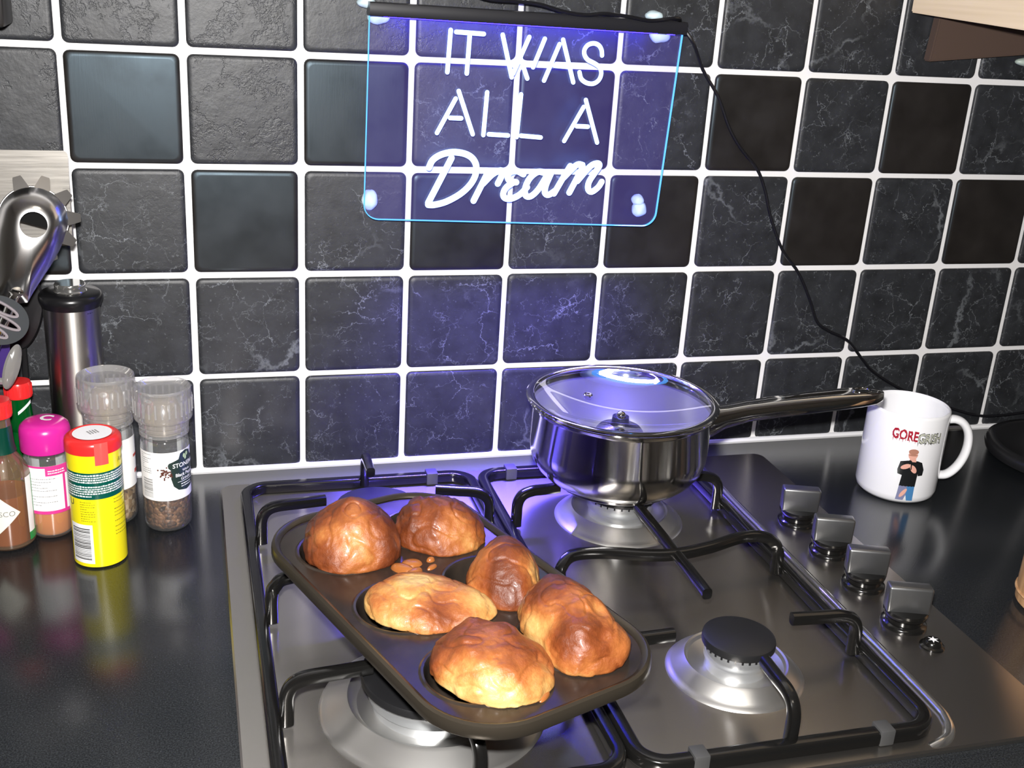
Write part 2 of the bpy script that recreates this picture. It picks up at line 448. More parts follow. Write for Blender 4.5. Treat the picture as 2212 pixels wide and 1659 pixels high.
# pressed ridge round the burner well
bm = bmesh.new()
pts = smoothpath([(0.6045, -0.052, 0.0030), (0.6045, -0.058, 0.0042), (0.6045, -0.2, 0.0042), (0.6045, -0.35, 0.0042), (0.6040, -0.47, 0.0042), (0.6010, -0.497, 0.0042), (0.5930, -0.511, 0.0042), (0.5830, -0.5172, 0.0038), (0.5740, -0.5185, 0.0012)], 6)
sec = [(0.0042 * cos(pi * k / 8), 0.0038 * sin(pi * k / 8)) for k in range(9)] + [(-0.0042, -0.001), (0.0042, -0.001)]
sweep(bm, pts, sec); hob_obj('pressed_ridge', bm, steel('ridge_steel', (0.6, 0.59, 0.57), 0.16, 0.95))

BURN = {'BL': ((0.249, -0.163), 0.058, 0.036), 'BR': ((0.478, -0.163), 0.059, 0.0345), 'FL': ((0.249, -0.413), 0.077, 0.050), 'FR': ((0.477, -0.413), 0.050, 0.027)}
BLAB = {'BL': 'back left burner with black cap', 'BR': 'back right burner under the saucepan', 'FL': 'large front left burner with black cap', 'FR': 'small front right burner with black cap'}
for k, ((x, y), rs, rc) in BURN.items():
    bm = bmesh.new(); zb = 0.0042
    lathe(bm, [(rs + .0015, zb - .0002), (rs, zb + .0016), (rs - .0015, zb + .0022), (rs * .93, zb + .0042), (rs * .80, zb + .0105), (rs * .765, zb + .0118), (rs * .735, zb + .0112), (rs * .71, zb + .0085), (rc * 1.05, zb + .0055), (rc * .9, zb + .0045), (0, zb + .0045)], 64, (x, y, 0))
    sk = hob_obj('burner', bm, SATIN if k != 'x' else HOB); sk['label'] = BLAB[k]
    bm = bmesh.new()
    rr = rc * 0.90
    lathe(bm, [(rr * .93, zb + .0045), (rr * .93, zb + .012), (rr * 1.0, zb + .0135), (rr * 1.0, zb + .0235), (rr * .97, zb + .0245), (0, zb + .0245)], 64, (x, y, 0))
    hob_obj('burner_ring', bm, ALU, sk)
    # flame slots round the ring
    bm = bmesh.new(); ns = 30
    for i in range(ns):
        a = 2 * pi * i / ns
        box(bm, (x + rr * cos(a), y + rr * sin(a), zb + .0232), (0.0016, 0.0014, 0.0026), 0, Matrix.Rotation(a, 3, 'Z'))
    hob_obj('flame_slots', bm, BLACKP, sk, smooth=False, kind='stuff')
    bm = bmesh.new()
    lathe(bm, [(rc * .96, zb + .0247), (rc, zb + .0254), (rc, zb + .0292), (rc * .985, zb + .0306), (rc * .90, zb + .0314), (0, zb + .0318)], 64, (x, y, 0))
    hob_obj('burner_cap', bm, CAPM, sk)
    bm = bmesh.new(); lathe(bm, [(.0028, zb + .005), (.0028, zb + .021), (.0018, zb + .0235), (0, zb + .0240)], 12, (x + rc * 0.62, y + rc * .95, 0))
    hob_obj('spark_pin', bm, WHITEC, sk)

for i, (kx, ky) in enumerate(((0.6475, -0.197), (0.6475, -0.257), (0.6465, -0.315), (0.6455, -0.377))):
    bm = bmesh.new(); zb = 0.0042
    lathe(bm, [(.0185, zb), (.0185, zb + .002), (.0175, zb + .0032), (.0150, zb + .0045), (.0150, zb + .0075), (.0172, zb + .0095), (.0178, zb + .0125), (.0165, zb + .0140), (0, zb + .0145)], 40, (kx, ky, 0))
    kb = hob_obj('control_knob', bm, ENAMEL)
    R = Matrix.Rotation(radians(-19), 3, 'Z')
    bm = bmesh.new(); box(bm, (0, 0, 0), (0.0355, 0.0125, 0.0235), 0.0022, None, 3)
    for v in bm.verts:
        if v.co.z < 0: v.co.y *= 1.15; v.co.x *= 0.97
        v.co = R @ v.co + Vector((kx, ky, zb + 0.0120 + 0.0118))
    hob_obj('knob_grip', bm, KNOBM, kb)
bm = bmesh.new(); lathe(bm, [(.0098, .0042), (.0096, .0056), (.0075, .0064), (.0068, .0090), (.0058, .0100), (0, .0104)], 28, (0.649, -0.411, 0))
ib = hob_obj('ignition_button', bm, ENAMEL)
bm = bmesh.new()
st = []
for i in range(12):
    r = .0048 if i % 2 == 0 else .0018; a = pi * i / 6
    st.append(bm.verts.new((0.649 + r * cos(a), -0.411 + r * sin(a), 0.01052 if r < .004 else .01032)))
bm.faces.new(st); hob_obj('spark_symbol', bm, WHITEL, ib, smooth=False)

# pan supports
def support(name, label, x0, x1, y0, y1, fingers, clips, rest):
    t = thing(name, label, 'pan support', ((x0 + x1) / 2, (y0 + y1) / 2, 0.0046), 0, 'enamelled pan supports')
    L = Vector(t.location)
    def add(nm, bm, m, angle=40):
        for v in bm.verts: v.co -= L
        return obj(nm, bm, m, t, angle=angle)
    bm = bmesh.new()
    sweep(bm, [(x, y, 0.0096) for x, y in rrect(x0, x1, y0, y1, 0.02, 8)], rsec(0.0105, 0.0108, 0.0026), closed=True)
    add('frame', bm, ENAMEL)
    for f in fingers:
        pts, wdt = f
        bm = bmesh.new(); P = smoothpath(pts, 6)
        # flat bar on edge: 6 mm thick, 10 mm tall, carried round the bend
        sweep_bar(bm, P, wdt)
        add('finger', bm, ENAMEL)
    for cx, cy, ang in clips:
        bm = bmesh.new(); box(bm, (cx, cy, 0.0108), (0.011, 0.0128, 0.0122), 0.001, Matrix.Rotation(ang, 3, 'Z'))
        add('rubber_clip', bm, RUBBER)
    return t

def sweep_bar(bm, P, wdt):
    """bar whose section keeps horizontal width wdt and thickness 7 mm in the vertical plane of the path"""
    n = len(P); rings = []
    d = P[-1] - P[0]; d.z = 0; d.normalize(); side0 = Vector((-d.y, d.x, 0))
    for i in range(n):
        t = P[min(i + 1, n - 1)] - P[max(i - 1, 0)]; t.normalize()
        h = Vector((t.x, t.y, 0))
        s = Vector((-h.y, h.x, 0)).normalized() if h.length > 0.35 else side0
        if s.dot(side0) < 0: s = -s
        b = s.cross(t).normalized()
        if b.z < 0: b = -b
        if i and b.dot(pb) < 0: b = -b
        pb = b.copy()
        rings.append([bm.verts.new(P[i] + s * a + b * c) for a, c in rsec(wdt * 1.12, 0.0094, 0.0026, 2)])
    m = len(rings[0])
    for A, B in zip(rings, rings[1:]):
        for j in range(m): bm.faces.new((A[j], A[(j + 1) % m], B[(j + 1) % m], B[j]))
    bm.faces.new(rings[0]); bm.faces.new(list(reversed(rings[-1])))

ZT = 0.0418
def fin(bx, by, tx, ty, w=0.0072):
    d = Vector((tx - bx, ty - by, 0)); ln = d.length; d.normalize()
    B = Vector((bx, by, 0))
    return ([B + Vector((0, 0, .0085)), B + Vector((0, 0, .020)), B + Vector((0, 0, .0315)) + d * .0006, B + Vector((0, 0, .0388)) + d * .0050, B + Vector((0, 0, ZT)) + d * .0140, B + Vector((0, 0, ZT)) + d * (ln * .6), Vector((tx, ty, ZT))], w)
sL = support('pan_support', 'left black enamel pan support under the baking tin', 0.1405, 0.3555, -0.508, -0.0635,
    [fin(0.149, -0.169, 0.204, -0.162), fin(0.350, -0.169, 0.303, -0.155), fin(0.252, -0.0680, 0.251, -0.112), fin(0.149, -0.419, 0.206, -0.413), fin(0.3475, -0.416, 0.300, -0.413),
     fin(0.259, -0.5030, 0.250, -0.455),
     ([Vector((0.1485, -0.294, .0085)), Vector((0.1485, -0.294, .030)), Vector((0.152, -0.292, .0385)), Vector((0.162, -0.288, ZT)), Vector((0.200, -0.286, ZT)), Vector((0.25, -0.294, ZT)), Vector((0.300, -0.298, ZT)), Vector((0.334, -0.288, ZT)), Vector((0.344, -0.288, .0385)), Vector((0.347, -0.290, .030)), Vector((0.347, -0.290, .0085))], 0.0075),
     ([Vector((0.2505, -0.222, ZT)), Vector((0.2505, -0.290, ZT - .0003)), Vector((0.2505, -0.360, ZT))], 0.0072)],
    [(0.3185, -0.0640, 0), (0.20, -0.508, 0)], None)
sR = support('pan_support', 'right black enamel pan support under the steel saucepan', 0.3665, 0.5835, -0.508, -0.0635,
    [fin(0.375, -0.172, 0.415, -0.168), fin(0.5765, -0.166, 0.541, -0.160), fin(0.478, -0.0680, 0.478, -0.112), fin(0.375, -0.415, 0.424, -0.413), fin(0.5755, -0.413, 0.521, -0.409),
     fin(0.4735, -0.5030, 0.4745, -0.456),
     ([Vector((0.3745, -0.300, .0085)), Vector((0.3745, -0.300, .028)), Vector((0.3765, -0.298, .0365)), Vector((0.388, -0.290, ZT)), Vector((0.415, -0.290, ZT)), Vector((0.450, -0.300, ZT)), Vector((0.475, -0.302, ZT)), Vector((0.505, -0.296, ZT)), Vector((0.540, -0.284, ZT)), Vector((0.560, -0.284, ZT - .0006)), Vector((0.571, -0.286, .0365)), Vector((0.5755, -0.289, .0275)), Vector((0.5755, -0.290, .0085))], 0.0075),
     ([Vector((0.4735, -0.215, ZT + .0002)), Vector((0.4735, -0.300, ZT - .0003)), Vector((0.4725, -0.365, ZT))], 0.0072)],
    [(0.3990, -0.0640, 0), (0.5420, -0.5075, 0), (0.4050, -0.5075, 0)], None)

# ------------------------------------------------------------------ saucepan with glass lid
PC = Vector((0.4695, -0.1655, 0)); PB = ZT + 0.0041
PR = 0.0835
pan = thing('saucepan', 'polished stainless steel saucepan with long handle on the back right burner', 'saucepan', (PC.x, PC.y, PB))
bm = bmesh.new()
o_ = [(0, 0), (.0560, 0), (.0575, .0012), (.0575, .0032), (.0600, .0042), (.0680, .0085), (.0745, .0150), (.0788, .0230), (.0808, .0310), (.0812, .0380), (.0812, .0715), (.0822, .0742), (.0848, .0760), (.0856, .0770), (.0850, .0780),
      (.0828, .0772), (.0800, .0750), (.0798, .0700)]
lathe(bm, o_, 96); pb_ = obj('pan_body', bm, PANST, pan, angle=50)
bm = bmesh.new(); lathe(bm, [(.0798, .0700), (.0798, .0380), (.0780, .0260), (.0720, .0150), (.0600, .0070), (.0520, .0052), (0, .0052)], 96); obj('pan_interior', bm, PANIN, pb_, angle=50)
# handle: hollow pressed steel, root flared, hanging hole at the end
HD = Vector((0.990, -0.136, 0)).normalized(); HS = Vector((-HD.y, HD.x, 0))
stn = [(0.0800, .0565, .0130, .0150), (0.0880, .0590, .0125, .0125), (0.0985, .0630, .0108, .0095), (0.118, .0682, .0104, .0082), (0.145, .0726, .0114, .0078), (0.175, .0768, .0126, .0076), (0.205, .0806, .0130, .0070), (0.226, .0830, .0126, .0062), (0.238, .0845, .0112, .0054), (0.2450, .0854, .0080, .0042), (0.2475, .0857, .0034, .0026)]
bm = bmesh.new(); rings = []
for d, z, a, b in stn:
    ring = []
    for s, c in rsec(2 * a, 2 * b, min(a, b) * 0.75, 4):
        zz = c + (0.0012 * (1 - (s / a) ** 2) if c > 0 else 0)
        ring.append(bm.verts.new(HD * d + HS * s + Vector((0, 0, z + zz))))
    rings.append(ring)
for A, B in zip(rings, rings[1:]):
    n = len(A)
    for j in range(n): bm.faces.new((A[j], A[(j + 1) % n], B[(j + 1) % n], B[j]))
bm.faces.new(rings[0]); bm.faces.new(rings[-1])
hnd = obj('handle', bm, STEEL, pan, angle=55)
bm = bmesh.new(); hc = HD * 0.2265 + Vector((0, 0, .0897))
lathe(bm, [(.0048, -.0095), (.0048, .0002), (.0056, .0013), (.0074, .0013), (.0080, .0000), (.0080, -.0012)], 28, hc, sx=1.25)
obj('hanging_eyelet', bm, STEEL, hnd)
bm = bmesh.new(); lathe(bm, [(.0046, .0002), (0, .0002)], 24, hc, sx=1.25); obj('eyelet_hole', bm, mat('dark_hollow', (0.05, 0.05, 0.06), 0.3, 0.8), hnd, False)

LZ = PB + 0.0783
lid = thing('pan_lid', 'clear glass lid lying upside down on the steel saucepan, knob underneath', 'lid', (PC.x, PC.y, LZ))
bm = bmesh.new()
lathe(bm, [(.0795, .0005), (.0808, -.0002), (.0850, -.0002), (.0868, .0008), (.0872, .0020), (.0862, .0032), (.0835, .0036), (.0806, .0030), (.0795, .0018), (.0795, .0005)], 96)
obj('lid_rim', bm, STEEL, lid)
GLASS = thin_clear('lid_glass', (0.96, 0.97, 0.98), 0.03, 0.01)
bm = bmesh.new()
def gz(r): return -.0160 * (1 - (r / .080) ** 2)
lathe(bm, [(.0802, .0016)] + [(r * .001, gz(r * .001) + .0016) for r in range(76, 0, -4)] + [(0, gz(0) + .0016)], 96)
obj('lid_glass', bm, GLASS, lid)
KN = mat('lid_knob_black', (0.012, 0.012, 0.02), 0.25)
bm = bmesh.new(); lathe(bm, [(0, -.0152), (.0075, -.0155), (.0080, -.0200), (.0090, -.0235), (.0190, -.0260), (.0215, -.0290), (.0205, -.0330), (.0150, -.0360), (0, -.0370)], 40)
obj('lid_knob', bm, KN, lid)
bm = bmesh.new(); lathe(bm, [(.0046, -.0144), (.0044, -.0132), (.0030, -.0116), (.0012, -.0108), (0, -.0107)], 24); obj('screw', bm, STEEL, lid)
bm = bmesh.new(); ex, ey = -.0190, .0385; er = sqrt(ex * ex + ey * ey)
lathe(bm, [(.0046, .0), (.0046, .0012), (.0036, .0022), (.0022, .0022), (.0018, .0008), (0, .0008)], 24, (ex, ey, gz(er) + .0016)); obj('steam_vent', bm, STEEL, lid)

# ------------------------------------------------------------------ baking tin
TC = Vector((0.2635, -0.3830)); TH = -1.2237
U = Vector((cos(TH), sin(TH))); V = Vector((-U.y, U.x))
TZ = 0.0750; TLN, TWD, TR = 0.293, 0.161, 0.048
CUP_D = TZ - (ZT + 0.0046)
tin = thing('baking_tin', 'dark non-stick six-cup baking tin resting across the left pan support', 'baking tin', (TC.x, TC.y, ZT + 0.0042), TH)
oz = TZ - (ZT + 0.0042)
cups = [(u, v) for u in (-.0880, .0000, .0880) for v in (-.0350, .0350)]
CR = 0.0340
# plate with six holes: annular bands + boundary
bm = bmesh.new()
out = rrect(-TLN / 2, TLN / 2, -TWD / 2, TWD / 2, TR, 12)
ov = [bm.verts.new((x, y, oz)) for x, y in out]
oe = [bm.edges.new((ov[i], ov[(i + 1) % len(ov)])) for i in range(len(ov))]
ce = []
for u, v in cups:
    cv = [bm.verts.new((u + (CR + .002) * cos(2 * pi * i / 40), v + (CR + .002) * sin(2 * pi * i / 40), oz)) for i in range(40)]
    ce += [bm.edges.new((cv[i], cv[(i + 1) % 40])) for i in range(40)]
bmesh.ops.triangle_fill(bm, use_beauty=True, use_dissolve=False, edges=oe + ce)
for f in list(bm.faces):
    c = f.calc_center_median()
    if any((c.x - u) ** 2 + (c.y - v) ** 2 < CR * CR for u, v in cups): bm.faces.remove(f)
obj('tin_top', bm, TRAY, tin)
for u, v in cups:
    bm = bmesh.new()
    lathe(bm, [(CR + .0021, oz), (CR + .0006, oz + .0009), (CR - .001, oz + .0006), (CR - .0022, oz - .0012), (CR - .0050, oz - CUP_D * .55), (CR - .0085, oz - CUP_D * .88), (CR - .0125, oz - CUP_D * .99), (CR - .02, oz - CUP_D), (0, oz - CUP_D)], 40, (u, v, 0))
    obj('cup', bm, TRAY, tin)
bm = bmesh.new()
o2 = rrect(-TLN / 2, TLN / 2, -TWD / 2, TWD / 2, TR, 12)
prof = [(-.0035, .0006), (-.0020, .0028), (.0002, .0036), (.0022, .0026), (.0030, .0002), (.0030, -.0050), (.0022, -.0062), (.0010, -.0055), (.0012, -.0006), (-.0020, -.0004)]
sweep(bm, [(x, y, oz) for x, y in o2], [(a, b) for a, b in prof], closed=True)
obj('rolled_rim', bm, RIMM, tin)
SPILL = mat('baked_drip', (0.30, 0.10, 0.025), 0.22, coat=0.5, coat_rough=0.1)
def drip(x, y, rx_, ry_, h, a):
    bm = bmesh.new(); lathe(bm, [(1, 0), (.92, .4), (.7, .78), (.35, .96), (0, 1)], 16, (0, 0, 0))
    R = Matrix.Rotation(a, 3, 'Z')
    p = Vector((x - TC.x, y - TC.y)); loc = Vector((p.dot(U), p.dot(V), oz))
    for v in bm.verts: v.co = R @ Vector((v.co.x * rx_, v.co.y * ry_, v.co.z * h)) + loc
    obj('batter_drip', bm, SPILL, tin)
for a in ((.2380, -.3485, .0105, .0050, .0050, .5), (.2445, -.3540, .0085, .0042, .0040, 1.9), (.2455, -.3400, .0080, .0058, .0030, 1.2), (.2600, -.3375, .0026, .0034, .0030, 0), (.2590, -.3478, .0022, .0050, .0022, .3), (.2948, -.5100, .0022, .0065, .0020, .5)):
    drip(*a)

# ------------------------------------------------------------------ yorkshire puddings
def pud_mat():
    m = mat('pudding_crust', (0.5, 0.25, 0.08), 0.42); q = NT(m)
    at = q.n('ShaderNodeAttribute', attribute_name='crust'); tc = q.n('ShaderNodeTexCoord')
    nz = q.n('ShaderNodeTexNoise', i_Scale=70.0, i_Detail=6.0, i_Roughness=0.6); q.l(tc.outputs['Object'], nz.inputs['Vector'])
    n2 = q.n('ShaderNodeTexNoise', i_Scale=420.0, i_Detail=4.0); q.l(tc.outputs['Object'], n2.inputs['Vector'])
    f = q.math('ADD', at.outputs['Fac'], q.math('MULTIPLY', q.math('SUBTRACT', nz.outputs['Fac'], 0.5), 0.62))
    f = q.math('ADD', f, q.math('MULTIPLY', q.math('SUBTRACT', n2.outputs['Fac'], 0.5), 0.22), clamp=True)
    q.l(q.ramp(f, [(0.0, (0.58, 0.38, 0.14)), (0.26, (0.48, 0.24, 0.07)), (0.50, (0.34, 0.108, 0.026)), (0.76, (0.20, 0.048, 0.011)), (1.0, (0.11, 0.024, 0.006))]), q.b.inputs['Base Color'])
    q.b.inputs['Coat Weight'].default_value = 0.25; q.b.inputs['Coat Roughness'].default_value = 0.17
    vo = q.n('ShaderNodeTexNoise', i_Scale=110.0, i_Detail=8.0, i_Roughness=0.62); q.l(tc.outputs['Object'], vo.inputs['Vector'])
    q.bump(vo.outputs['Fac'], 0.0026, 0.55)
    return m
PUD = pud_mat()
E1 = Vector((0.9643, -0.2647, 0)); E2 = Vector((0.2647, 0.9643, 0))   # right and away, in plan

def pudding(label, cx, cy, a, b, rotd, h, lean, lumps, seed, bias=0.0, expo=2.2, ridge=0.0, extra=None, outl=None, cone=0.95):
    nr, nt = 60, 128
    bm = bmesh.new(); ro = radians(rotd)
    S = Vector((seed * 3.1, seed * 1.7, seed * 0.9)); dat = {}
    def R(t):
        c, s = cos(t), sin(t)
        r = 1.0 / ((abs(c / a) ** expo + abs(s / b) ** expo) ** (1 / expo))
        k = 1 + 0.10 * noise.noise(Vector((c * 1.3, s * 1.3, seed * 5.3)))
        if outl: 
            for ang, wdt, amp in outl:
                d = atan2(sin(t - radians(ang)), cos(t - radians(ang))); k += amp * math.exp(-(d / radians(wdt)) ** 2)
        return r * k
    def point(i, j):
        ph = (i / (nr - 6)) * pi / 2 if i <= nr - 6 else pi / 2
        t = 2 * pi * j / nt
        if i <= nr - 6:
            rr = R(t) * (sin(ph) ** cone); z = h * (cos(ph) ** 0.92)
        else:
            k = (i - (nr - 6)) / 5.0
            rr = R(t) * (1 - 0.42 * k); z = -0.009 * k
        x, y = rr * cos(t), rr * sin(t)
        x, y = x * cos(ro) - y * sin(ro), x * sin(ro) + y * cos(ro)
        zz = max(z, 0) / h
        x += lean[0] * zz ** 1.3; y += lean[1] * zz ** 1.3
        p = Vector((x, y, z))
        n = Vector((x * 0.9 - lean[0] * zz, y * 0.9 - lean[1] * zz, max(z, 0) * 0.9 + 0.004)).normalized()
        q3 = p * 1000 / 26.0 + S
        d = 0.0034 * noise.noise(q3 * 0.75) + 0.0011 * noise.noise(q3 * 2.1 + S) + 0.0005 * noise.noise(q3 * 5.1)
        wr = max(0.0, 1 - abs(noise.noise(q3 * 1.5 + S * 3)) * 6); d -= 0.0013 * wr * wr
        d += ridge * (0.0013 * noise.noise(q3 * 3.2 + S) + 0.0007 * noise.noise(q3 * 6.5))
        rid = 1 - abs(noise.noise(q3 * 1.25 + S * 2)) * 2.2
        d += ridge * 0.0026 * max(rid, 0) ** 2
        lift = 0
        for lx, ly, lz, lr, am in lumps:
            e = math.exp(-((x - lx) ** 2 + (y - ly) ** 2 + (z - lz) ** 2) / (lr * lr)); d += am * e; lift += (1 if am > 0 else -0.9) * e
        fade = 1.0 if i <= nr - 6 else max(0.0, 1 - (i - nr + 6) / 5)
        p += n * d * (0.25 + 0.75 * fade) if z >= 0 else n * d * fade * 0.4
        cr = 0.50 + bias + 0.30 * (zz - 0.45) + 0.75 * noise.noise(q3 * 0.8 + S * 1.3) + 0.16 * max(rid, 0) + 0.09 * lift
        cr += 0.18 * max(0, n.y)                       # crust a little browner towards the back
        if extra: cr += extra(x, y, z)
        return p, cr
    top, cr0 = point(0, 0)
    C0 = Vector((cx, cy, TZ + 0.0008))
    vt = bm.verts.new(top); vals = [cr0]; rings = []
    for i in range(1, nr):
        ring = []
        for j in range(nt):
            p, c = point(i, j); ring.append(bm.verts.new(p)); vals.append(c)
        rings.append(ring)
    for j in range(nt): bm.faces.new((vt, rings[0][j], rings[0][(j + 1) % nt]))
    for A, B in zip(rings, rings[1:]):
        for j in range(nt): bm.faces.new((A[j], B[j], B[(j + 1) % nt], A[(j + 1) % nt]))
    bm.faces.new(rings[-1])
    Mx = Matrix((E1, E2, Vector((0, 0, 1)))).transposed()
    for v in bm.verts: v.co = Mx @ v.co
    o = obj('yorkshire_pudding', bm, PUD, None, True, 80)
    o.location = C0
    at = o.data.attributes.new('crust', 'FLOAT', 'POINT')
    at.data.foreach_set('value', vals)
    return tag(o, label, 'pudding', 'yorkshire puddings in the baking tin')

mm = 0.001
pudding('dark domed yorkshire pudding in the back left cup of the tin', .2065, -.3140, 35 * mm, 34 * mm, 0, 42 * mm, (-2 * mm, 2 * mm),
        [(2 * mm, -18 * mm, 34 * mm, 10 * mm, 2.0 * mm), (-14 * mm, -12 * mm, 34 * mm, 8 * mm, -1.2 * mm)], 1.0, 0.22, ridge=0.15, cone=1.5, outl=[(-25, 18, .06)])
pudding('brown yorkshire pudding with wrinkled crown in the back right cup of the tin', .2740, -.3035, 32.5 * mm, 31 * mm, -25, 31 * mm, (-4 * mm, 3 * mm),
        [(-2 * mm, -10 * mm, 38 * mm, 9 * mm, 2.5 * mm), (4 * mm, -19 * mm, 30 * mm, 6 * mm, -1.8 * mm), (8 * mm, -12 * mm, 36 * mm, 6 * mm, 2 * mm)], 2.0, 0.24, ridge=0.5, cone=1.2, outl=[(0, 20, .10), (180, 25, .06)])
pudding('tall narrow yorkshire pudding in the middle right cup of the tin', .3035, -.3815, 25.5 * mm, 34 * mm, 0, 33 * mm, (-1 * mm, 3 * mm),
        [(-22 * mm, -14 * mm, 4 * mm, 6 * mm, 3 * mm), (10 * mm, -8 * mm, 36 * mm, 8 * mm, 1.5 * mm)], 3.0, 0.14, ridge=0.2, cone=1.3, outl=[(90, 25, .08)])
pudding('pale golden low yorkshire pudding in the middle left cup of the tin', .2450, -.4010, 43 * mm, 32 * mm, -3, 19 * mm, (-7 * mm, 4 * mm),
        [(6 * mm, -8 * mm, 30 * mm, 7 * mm, 2.4 * mm), (-8 * mm, -4 * mm, 32 * mm, 6 * mm, 2 * mm), (18 * mm, -20 * mm, 12 * mm, 9 * mm, -2.5 * mm), (30 * mm, -16 * mm, 8 * mm, 7 * mm, 2.5 * mm)], 4.0, -0.20, expo=1.75, ridge=0.25, cone=1.1, outl=[(-5, 16, .10)], extra=lambda x, y, z: -0.30 * math.exp(-((x - .030) ** 2 + (y + .02) ** 2) / .0006))
pudding('long knobbly yorkshire pudding with side flap in the front right cup of the tin', .3300, -.4520, 27.5 * mm, 44 * mm, 24, 31 * mm, (-2 * mm, 2 * mm),
        [(-14 * mm, 24 * mm, 28 * mm, 12 * mm, 4 * mm), (2 * mm, -30 * mm, 28 * mm, 12 * mm, 5 * mm), (26 * mm, -16 * mm, 6 * mm, 12 * mm, 7 * mm), (14 * mm, -12 * mm, 30 * mm, 8 * mm, -3 * mm), (-14 * mm, -16 * mm, 22 * mm, 10 * mm, -2 * mm)], 5.0, 0.02, ridge=0.5)
pudding('large yorkshire pudding with sunken crown at the front left of the tin', .2690, -.4800, 39.5 * mm, 35 * mm, -34, 23 * mm, (-2 * mm, 1 * mm),
        [(-13 * mm, 22 * mm, 18 * mm, 7 * mm, 4.5 * mm), (8 * mm, 22 * mm, 18 * mm, 8 * mm, 3 * mm), (-15.5 * mm, -3 * mm, 22 * mm, 5 * mm, 2.4 * mm), (-12 * mm, -12 * mm, 21 * mm, 5 * mm, 2.2 * mm), (-6.5 * mm, -19 * mm, 19 * mm, 5 * mm, 2.2 * mm), (2.3 * mm, -22 * mm, 18 * mm, 5 * mm, 2.2 * mm), (11 * mm, -21 * mm, 17 * mm, 5 * mm, 2 * mm), (19 * mm, -14 * mm, 17 * mm, 6 * mm, 2.2 * mm), (2 * mm, -4 * mm, 25 * mm, 10 * mm, -2.4 * mm)], 6.0, -0.02, ridge=0.35, extra=lambda x, y, z: -0.30 * math.exp(-((x + .022) ** 2 + (y + .030) ** 2) / .0006) - 0.2 * math.exp(-((x - .004) ** 2 + (y + .036) ** 2) / .0005))

# ------------------------------------------------------------------ mug
MC = Vector((0.7945, -0.1365, 0)); MR = 0.0402; MH = 0.0945
mug = thing('mug', 'white mug printed with lettering and a figure, right of the hob', 'mug', MC)
bm = bmesh.new()
lathe(bm, [(0, .0018), (.030, .0018), (.0335, .0003), (.0360, .0006), (.0390, .0040), (MR, .0090), (MR, MH - .003), (MR - .0006, MH - .0006), (MR - .0018, MH), (MR - .0032, MH - .0010), (MR - .0036, MH - .004), (MR - .0036, .012), (.033, .0065), (0, .0060)], 80)
obj('mug_body', bm, WHITEC, mug, angle=60)
HA = radians(-19); hd = Vector((cos(HA), sin(HA), 0))
pth = [(.0385, .0805), (.0475, .0815), (.0560, .0780), (.0625, .0690), (.0650, .0560), (.0635, .0420), (.0580, .0290), (.0495, .0205), (.0385, .0190)]
P = smoothpath([hd * x + Vector((0, 0, z)) for x, z in pth], 5)
bm = bmesh.new(); side = Vector((-hd.y, hd.x, 0)); rings = []
for i, p in enumerate(P):
    t = (P[min(i + 1, len(P) - 1)] - P[max(i - 1, 0)]).normalized(); b = side.cross(t)
    rings.append([bm.verts.new(p + side * (.0062 * cos(2 * pi * k / 14)) + b * (.0042 * sin(2 * pi * k / 14))) for k in range(14)])
for A, B in zip(rings, rings[1:]):
    for j in range(14): bm.faces.new((A[j], A[(j + 1) % 14], B[(j + 1) % 14], B[j]))
bm.faces.new(rings[0]); bm.faces.new(rings[-1])
obj('mug_handle', bm, WHITEC, mug)
view_a = math.degrees(atan2(CAM.y - MC.y, CAM.x - MC.x))
def mugp(off):
    def f(x, y):     # x, y on the wrapped print, metres from the point facing the camera
        a = radians(view_a) + x / MR
        return Vector(((MR + off) * cos(a), (MR + off) * sin(a), y))
    return f
def ell(cx, cy, a, b, n=18, rot=0):
    return [(cx + a * cos(t) * cos(rot) - b * sin(t) * sin(rot), cy + a * cos(t) * sin(rot) + b * sin(t) * cos(rot)) for t in [2 * pi * i / n for i in range(n)]]
SKIN = mat('print_skin', (0.72, 0.38, 0.30), 0.3); HAIR = mat('print_hair', (0.42, 0.20, 0.14), 0.3)
JUMP = mat('print_jumper', (0.010, 0.011, 0.012), 0.3); JEAN = mat('print_jeans', (0.06, 0.20, 0.42), 0.3); JEAN2 = mat('print_jeans_faded', (0.20, 0.21, 0.34), 0.3)
REDI = mat('print_red', (0.36, 0.012, 0.03), 0.3); PALEI = mat('print_pale', (0.55, 0.56, 0.46), 0.3); DKI = mat('print_outline', (0.05, 0.05, 0.045), 0.3)
def pr(name, polys, m, off):
    bm = bmesh.new(); fn = mugp(off)
    for p in polys: bm.faces.new([bm.verts.new((x, y, 0)) for x, y in p])
    bmesh.ops.triangulate(bm, faces=bm.faces); bmesh.ops.subdivide_edges(bm, edges=bm.edges, cuts=4, use_grid_fill=True)
    for v in bm.verts: v.co = fn(v.co.x, v.co.y)
    return obj(name, bm, m, mug, False)
gx = 0.0128; sxm = 1.0
def F(pts): return [(gx + x * .00122, y * .00112 - .0022) for x, y in pts]
pr('printed_figure', [F([(-9.5, 44.0), (-4, 45.5), (4, 45.5), (8.0, 44.0), (10.6, 37), (10.2, 31.5), (6.3, 31), (6.0, 33), (5.6, 20.5), (-7.3, 20.5), (-6.5, 31), (-10.2, 32), (-10.8, 36)])], JUMP, .00020)
pr('printed_figure', [F([(-0.8, 20.8), (5.4, 20.8), (5.6, 6.8), (0.6, 6.8), (-0.6, 12)])], JEAN, .00018)
pr('printed_figure', [F([(-7.2, 20.8), (-0.8, 20.8), (-0.6, 12), (-2.2, 7.0), (-8.2, 7.0), (-7.6, 14)])], JEAN2, .00018)
